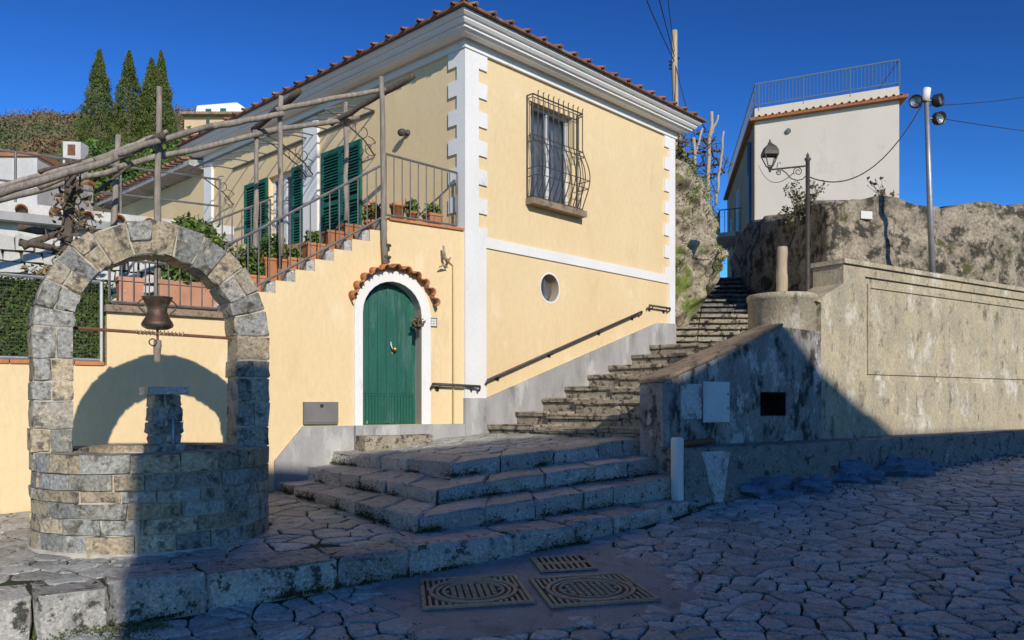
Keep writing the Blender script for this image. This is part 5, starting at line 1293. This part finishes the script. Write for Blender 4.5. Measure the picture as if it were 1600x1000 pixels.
fd = 15.0
fl = thing('floodlight_pole', (at(1457, 425, fd).x, fd, 2.6), 'galvanised pole carrying three round black floodlights at the right', 'floodlight pole')
pb0, pt0 = at(1458, 470, fd), at(1447, 140, fd)
MB().tube([pb0, pb0.lerp(pt0, .55), pt0], [.058, .05, .038], 10).build('pole', 'galvanised', fl, True)
MB().tube([pt0 - Vector((.03, 0, .22)), pt0 + Vector((.02, 0, .02))], [.09, .07], 8).build('pole_cap', 'plaster_white', fl, True)
for (px, py, dr) in ((1431, 159, (-.55, -1, -.1)), (1466, 157, (.8, -1, .0)), (1467, 185, (.3, -1, -.15))):
    c = at(px, py, fd); dv = Vector(dr).normalized()
    b = MB().lathe(c - dv * .04, [(0, -.08), (.07, -.07), (.12, -.01), (.122, .10), (.112, .105), (.10, .05), (.0, .02)], 18, dv).build('floodlight', 'lamp_black', fl, True)
    MB().lathe(c - dv * .04, [(0, .03), (.04, .04), (.095, .055)], 14, dv).build('lens', 'reflector', b, True)
    tt = min(max((c.z - pb0.z) / (pt0.z - pb0.z), 0), 1)
    MB().tube([c, pb0.lerp(pt0, tt)], .016, 5).build('bracket', 'iron_grey', fl)
    for k in range(3): MB().lathe(c - dv * .04, [(.03 + k * .03, .106), (.036 + k * .03, .106)], 14, dv).build('guard_ring', 'lamp_black', b)
t = thing('wall_plate', at(1352, 342, 15.4), 'small pale rectangular plate fixed on the mossy wall', 'plate')
from mathutils.bvhtree import BVHTree
def hit(o, px, py):
    me = o.data; bt = BVHTree.FromPolygons([v.co + o.location for v in me.vertices], [tuple(p.vertices) for p in me.polygons])
    return bt.ray_cast(Vector((0, 0, EYE)), at(px, py, 1) - Vector((0, 0, EYE)))
q, qn, _, _ = hit(mossw, 1352, 337); Fp = Frame(q, (.97, .24), (.24, -.97))
stone('plate', Fp.box(-.13, .13, q.z - .07, q.z + .08, -.06, .045), 'plate_tile', t, .005, 0); t.location = q; WL[t.name] = q
for c_ in t.children: c_.location = WL[c_.name] - q
shrub('wall_shrub', at(1255, 318, 16.6), .42, 420, .045, 'leaf_scrub', 'scraggly dry shrub growing on top of the mossy wall behind the lamp', stems=60)
shrub('wall_tuft', at(1385, 306, 16.4), .28, 70, .06, 'leaf_dry', 'small dry tuft of twigs on the mossy wall by the pale building edge', stems=22)

# ---------------------------------------------------------------- pale building up the alley
K = at(1180, 330, 28); K.z = 0
g1 = Vector((2.03, -1, 0)).normalized(); g2 = Vector((.18, 1, 0)).normalized()
FB = Frame(K, g1, (-1, -2.03)); FB2 = Frame(K, g2, (-1, .18))
bld = thing('pale_building', (K.x + 1, K.y, 4.5), 'tall pale plastered building with a flat roof above the alley stairs', 'building')
zr = FB.at(1180, 190)[1]; Wb = FB.at(1405, 200)[0]; zp = FB.at(1180, 170)[1]; Db = 11
def bp_(a, b, z): return K + g1 * a + g2 * b + Vector((0, 0, z))
m = MB(); m.hexa([bp_(0, 0, 2), bp_(Wb, 0, 2), bp_(Wb, Db, 2), bp_(0, Db, 2), bp_(0, 0, zr), bp_(Wb, 0, zr), bp_(Wb, Db, zr), bp_(0, Db, zr)]); m.build('wall', 'plaster_beige', bld)
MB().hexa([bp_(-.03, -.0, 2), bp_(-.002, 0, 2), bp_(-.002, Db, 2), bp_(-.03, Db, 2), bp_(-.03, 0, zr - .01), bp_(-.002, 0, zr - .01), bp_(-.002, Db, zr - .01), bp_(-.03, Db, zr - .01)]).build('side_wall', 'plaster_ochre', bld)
MB().hexa([bp_(-.2, -.2, zr), bp_(Wb + .2, -.2, zr), bp_(Wb + .2, Db, zr), bp_(-.2, Db, zr), bp_(-.22, -.22, zr + .09), bp_(Wb + .22, -.22, zr + .09), bp_(Wb + .22, Db, zr + .09), bp_(-.22, Db, zr + .09)]).build('eaves', 'terracotta', bld)
MB().hexa([bp_(-.02, -.02, zr + .09), bp_(Wb, -.02, zr + .09), bp_(Wb, Db, zr + .09), bp_(-.02, Db, zr + .09), bp_(-.02, -.02, zp), bp_(Wb, -.02, zp), bp_(Wb, Db, zp), bp_(-.02, Db, zp)]).build('parapet', 'plaster_beige', bld)
k = 0; u = .1
while u < Wb: 
    v, f = barrel(bp_(u, -.27, zr + .085), g2, .3, .05); mk('eave_tile', v, f, 'terracotta', bld, True); u += .22
rt = thing('roof_balustrade', bp_(0, 0, zp), 'blue grey metal balustrade round the flat roof of the pale building', 'railing')
zrl = zp + .85
MB().tube([bp_(0, Db, zrl), bp_(0, 0, zrl), bp_(Wb, 0, zrl), bp_(Wb, 3, zrl)], .03, 6).build('top_rail', 'rail_blue', rt)
MB().tube([bp_(0, Db, zp + .12), bp_(0, 0, zp + .12), bp_(Wb, 0, zp + .12), bp_(Wb, 3, zp + .12)], .022, 6).build('bottom_rail', 'rail_blue', rt)
nb = 40
for i in range(nb + 1):
    MB().tube([bp_(Wb * i / nb, 0, zp - (.1 if i % 13 == 1 else -.1)), bp_(Wb * i / nb, 0, zrl)], .012 if i % 13 != 1 else .03, 4, False).build('baluster', 'rail_blue', rt)
for i in range(1, 40): MB().tube([bp_(0, Db * i / 40, zp + .1), bp_(0, Db * i / 40, zrl)], .012, 4, False).build('baluster', 'rail_blue', rt)
MB().tube([bp_(-.1, 1.0, 6.0), bp_(-.1, 1.0, zr - .4)], .07, 8).build('drain_pipe', 'pipe_blue', bld, True)
zbal = 8.2
bal = stone('balcony', [bp_(-.95, 4.2, zbal), bp_(0, 4.2, zbal), bp_(0, 7.2, zbal), bp_(-.95, 7.2, zbal), bp_(-.95, 4.2, zbal + .18), bp_(0, 4.2, zbal + .18), bp_(0, 7.2, zbal + .18), bp_(-.95, 7.2, zbal + .18)], 'plaster_grey', bld, .02, 0)
m = MB()
for i in range(13): m.tube([bp_(-.9, 4.25 + i * .24, zbal + .18), bp_(-.9, 4.25 + i * .24, zbal + 1.1)], .015, 4)
for i in range(5): m.tube([bp_(-.9 + i * .2, 4.25, zbal + .18), bp_(-.9 + i * .2, 4.25, zbal + 1.1)], .015, 4)
m.tube([bp_(0, 4.25, zbal + 1.1), bp_(-.9, 4.25, zbal + 1.1), bp_(-.9, 7.15, zbal + 1.1)], .025, 5); m.build('balcony_railing', 'iron_grey', bal)
for (b0_, z0_, z1_) in ((2.4, 6.6, 7.6), (5.2, 8.4, 10.3), (4.0, 5.2, 7.2), (8.5, 8.6, 9.8)):
    w1 = MB().hexa([bp_(-.07, b0_, z0_), bp_(-.03, b0_, z0_), bp_(-.03, b0_ + .8, z0_), bp_(-.07, b0_ + .8, z0_), bp_(-.07, b0_, z1_), bp_(-.03, b0_, z1_), bp_(-.03, b0_ + .8, z1_), bp_(-.07, b0_ + .8, z1_)]).build('window', 'paint_white', bld)
    MB().hexa([bp_(-.08, b0_ + .07, z0_ + .07), bp_(-.071, b0_ + .07, z0_ + .07), bp_(-.071, b0_ + .73, z0_ + .07), bp_(-.08, b0_ + .73, z0_ + .07), bp_(-.08, b0_ + .07, z1_ - .07), bp_(-.071, b0_ + .07, z1_ - .07), bp_(-.071, b0_ + .73, z1_ - .07), bp_(-.08, b0_ + .73, z1_ - .07)]).build('pane', 'lamp_black', w1)
MB().lathe(FB.P(*FB.at(1232, 205), .02), [(0, .05), (.09, .04), (.09, 0)], 12, FB.n).build('wall_vent', 'iron_grey', bld)

# ---------------------------------------------------------------- power pole and cables
pd_ = 21.0; pp = thing('power_pole', (at(1055, 160, pd_).x, pd_, 5.0), 'weathered wooden power pole rising behind the house roof', 'power pole')
a, b = at(1057, 330, pd_), at(1054, 48, pd_); pole('pole', (a.x, pd_, 4.0), b, .10, .075, 'wood_pale', pp, .015, 9)
for k in range(4): MB().lathe(b + Vector((R.choice((-1, 1)) * .11, 0, -.75 - k * .09)), [(0, 0), (.03, .01), (.035, .05), (0, .07)], 8).build('insulator', 'lamp_black', pp)
def cable(a, b, sag, label, r=.012, mat='cable'):
    a, b = Vector(a), Vector(b); n_ = 40
    return MB().tube([a.lerp(b, i / n_) - Vector((0, 0, sag * 4 * (i / n_) * (1 - i / n_))) for i in range(n_ + 1)], r, 5).build('cable', mat, None, True, label=label, cat='cable')
pk = b + Vector((0, 0, -.8))
cable(pk, (-2.8, 0, 10.5), .9, 'lowest cable running left over the roof from the power pole')
cable(pk + Vector((0, 0, .12)), (-2.2, -1, 10.9), .7, 'middle cable running left over the roof from the power pole')
cable(pk + Vector((0, 0, .25)), (-1.2, -1, 10.6), .5, 'topmost cable running left over the roof from the power pole', .009)
cable(pk, at(1118, 300, 19), .25, 'cable dropping right from the power pole to the rock trellis')
cable(at(1266, 277, 14.3), at(1440, 165, 15.0), .55, 'slack cable from the street lamp up to the floodlight pole', .011)
cable(at(1185, 258, 27.4), at(1240, 270, 14.3), .35, 'thin slack cable from the pale building to the street lamp', .007)
cable(at(1450, 165, 15), at(1750, 105, 30), .3, 'upper cable leaving the floodlight pole to the right', .008)
cable(at(1470, 185, 15), at(1750, 215, 30), .1, 'lower cable leaving the floodlight pole to the right', .008)

# ---------------------------------------------------------------- hillside, scrub, cypresses, far house
def hz_(x, y):
    ang = x / max(y, 1.0)
    side = 1 / (1 + math.exp((ang + .18) / .045))
    ramp_ = min(1, max(0, (y - 24) / 70)); 
    h = 2.0 + side * (32.5 * ramp_ ** .82) 
    h += noisy((x, y, 0), .05, 3.0 * ramp_ * side, 2) + noisy((x, y, 0), .18, 1.0 * ramp_ * side, 8)
    return h
hv, hf = [], []
hx = [-150 + i * 2.5 for i in range(105)]; hy = [20 + j * 2.2 for j in range(46)]
for y in hy:
    for x in hx: hv.append((x, y, hz_(x, y) if y < 96 else hz_(x, 96) - (y - 96) * .35))
for j in range(len(hy) - 1):
    for i in range(len(hx) - 1): hf.append((j * len(hx) + i, j * len(hx) + i + 1, (j + 1) * len(hx) + i + 1, (j + 1) * len(hx) + i))
mk('hillside', hv, hf, 'hill_soil', None, True, kind='structure')
pts_d, pts_g, pts_i = [], [], []
for _ in range(2300):
    y = R.uniform(40, 97); ang = R.uniform(-.72, -.22); x = ang * y; z = hz_(x, y); r_ = R.uniform(.4, 1.3)
    if -.43 < ang < -.30 and y < 74: continue
    dry = noisy((x, y, 0), .06, 1, 30) + (.25 if y > 70 else -.12)
    (pts_d if dry > 0 else pts_g).extend(ball((x, y, z + r_ * .3), r_, 46, .7))
leaves('dry_scrub', pts_d, .15, 'leaf_dry', None, kind='stuff', label='brown leafless scrub over the upper hillside')
leaves('green_scrub', pts_g, .15, 'leaf_scrub', None, kind='stuff', label='dull green scrub on the lower hillside')
def cypress(px, pyt, pyb, d, wpx, label, seed):
    rc_ = random.Random(seed); top = at(px, pyt, d); base = at(px, pyb, d); H = top.z - base.z; Wd = wpx / FPX * d
    base.z -= H * .2; H = top.z - base.z
    t = thing('cypress_tree', base, label, 'tree', 'cypresses on the hillside')
    MB().tube([base - Vector((0, 0, 1)), base + Vector((0, 0, H * .5)), base + Vector((0, 0, H * .93))], [.16, .10, .02], 7).build('trunk', 'twig', t)
    v = []
    for k in range(900):
        h = rc_.random() ** .85; prof_ = (1 - h) ** .9 * (1 if h > .12 else .75 + h * 2) 
        rr_ = Wd / 2 * prof_ * 1.0; th = rc_.uniform(0, 6.283); rr_ *= 1 + .34 * noise.noise(Vector((math.cos(th) * 1.4, math.sin(th) * 1.4 + seed * 5, h * 9))); q = rr_ * rc_.uniform(.55, 1.03)
        c = base + Vector((math.cos(th) * q, math.sin(th) * q, H * (.04 + h * .95)))
        for _ in range(22): v.append(c + Vector((rc_.gauss(0, .075) * Wd * .6 * (.25 + .75 * prof_), rc_.gauss(0, .075) * Wd * .6 * (.25 + .75 * prof_), rc_.gauss(0, .035) * H * .35)))
    leaves('crown', v, .052 * d / 45, 'leaf_cypress', t, 1.8, 1.6)
cypress(155, 80, 225, 45, 80, 'single pointed cypress at the left of the group', 1)
cypress(202, 82, 228, 46, 84, 'pointed cypress in the middle of the group', 2)
cypress(237, 94, 222, 47, 74, 'blunt topped cypress right of the middle one', 3)
cypress(252, 82, 215, 51, 60, 'tall cypress furthest behind at the right of the group', 4)
# ivy bank below the cypresses
pts = []
for _ in range(260):
    px, py = R.uniform(110, 345), 0; d = R.uniform(25, 33); top_ = lerp(232, 262, (px - 110) / 235) if px < 270 else lerp(262, 245, (px - 270) / 75) - 30
    py = R.uniform(top_, 330); pts += ball(at(px, py, d), .5, 70)
bank = leaves('ivy_bank', pts, .11, 'leaf_ivy', None, kind='stuff', label='dense green ivy covering the bank below the cypresses')
bv = [at(60, 330, 24), at(420, 330, 24), at(420, 240, 34), at(60, 240, 34), at(60, 600, 24), at(420, 600, 24)]
mk('earth_bank', bv, [(0, 1, 2, 3), (4, 5, 1, 0)], 'hill_soil', None, kind='structure')
fhd = 70
fh = thing('hill_house', at(335, 205, fhd), 'cream house with flat white upper storey on the hill behind the roof', 'house', 'houses on the hill')
def fbox(name, px0, px1, py0, py1, d, dep, mat, parent):
    a, b = at(px0, py1, d), at(px1, py0, d); return MB().hexa(boxw(a.x, b.x, d, d + dep, a.z, b.z)).build(name, mat, parent)
fbox('wall', 288, 390, 177.9, 230, fhd, 6, 'facade_far', fh); fbox('roof', 281, 396, 174, 177.8, fhd - .6, 6.8, 'cap_stone', fh)
a, b = at(308, 174, fhd + 1), at(372, 160, fhd + 1)
q0, q1, q2, q3 = at(306, 174, fhd + 1), at(392, 174, fhd + 1), at(370, 160, fhd + 1), at(308, 165, fhd + 1)
mk('upper_storey', [q0, q1, q2, q3] + [p + Vector((0, 4, 0)) for p in (q0, q1, q2, q3)], [(0, 1, 2, 3), (7, 6, 5, 4), (0, 4, 5, 1), (1, 5, 6, 2), (2, 6, 7, 3), (3, 7, 4, 0)], 'plaster_white', fh)
for (x0, x1, y0, y1) in ((321, 330, 170, 178), (344, 353, 169, 178)): fbox('shutter', x0, x1, y0, y1 - 4.2, fhd + .96, .06, 'shutter_green', fh)
fbox('window', 322, 327, 187, 195, fhd - .06, .08, 'shutter_green', fh)

# ---------------------------------------------------------------- houses across the street, behind the viewer (they shade the foreground)
sh = Vector((SUN.x, SUN.y, 0)) / abs(SUN.y)
def back_house(poly, y0, dep, label, mat='plaster_beige'):
    t = thing('opposite_house', (poly[0][0], y0, -.2), label, 'house', 'houses across the street')
    n = len(poly); v = [Vector((p[0], y0, p[1])) for p in poly] + [Vector((p[0], y0, p[1])) + Vector((sh.x, -1, 0)) * dep for p in poly]
    mk('wall', v, [tuple(range(n)), tuple(range(2 * n - 1, n - 1, -1))] + [(i, (i + 1) % n, (i + 1) % n + n, i + n) for i in range(n)], mat, t)
    x0, x1 = poly[0][0], poly[-1][0]
    for k in range(max(1, int((x1 - x0) / 2.2))):
        for zf_ in (1.2, 4.4):
            xx = x0 + 1.0 + k * 2.2
            if xx + 1 < x1: MB().hexa(boxw(xx, xx + .9, y0 - .02, y0 + .03, zf_, zf_ + 1.4)).build('window', 'shutter_green', t)
back_house([(1.72, -.6), (1.72, 8.25), (2.25, 8.45), (2.75, 8.66), (5.0, 9.05), (6.4, 9.5), (7.4, 9.6), (7.96, 9.6), (7.96, -.6)], -6, 4, 'long lean-to roofed house across the street behind the viewer')
back_house([(7.95, -.6), (7.95, 9.62), (9.95, 11.0), (10.85, 10.55), (12.7, 10.1), (12.7, -.6)], -6.05, 4.2, 'gabled house across the street behind the viewer')
back_house([(12.64, -.6), (12.64, 10.12), (15.6, 10.9), (24, 12.6), (24, -.6)], -6.1, 4.1, 'tall sloping roofed house across the street behind the viewer', 'plaster_yellow')
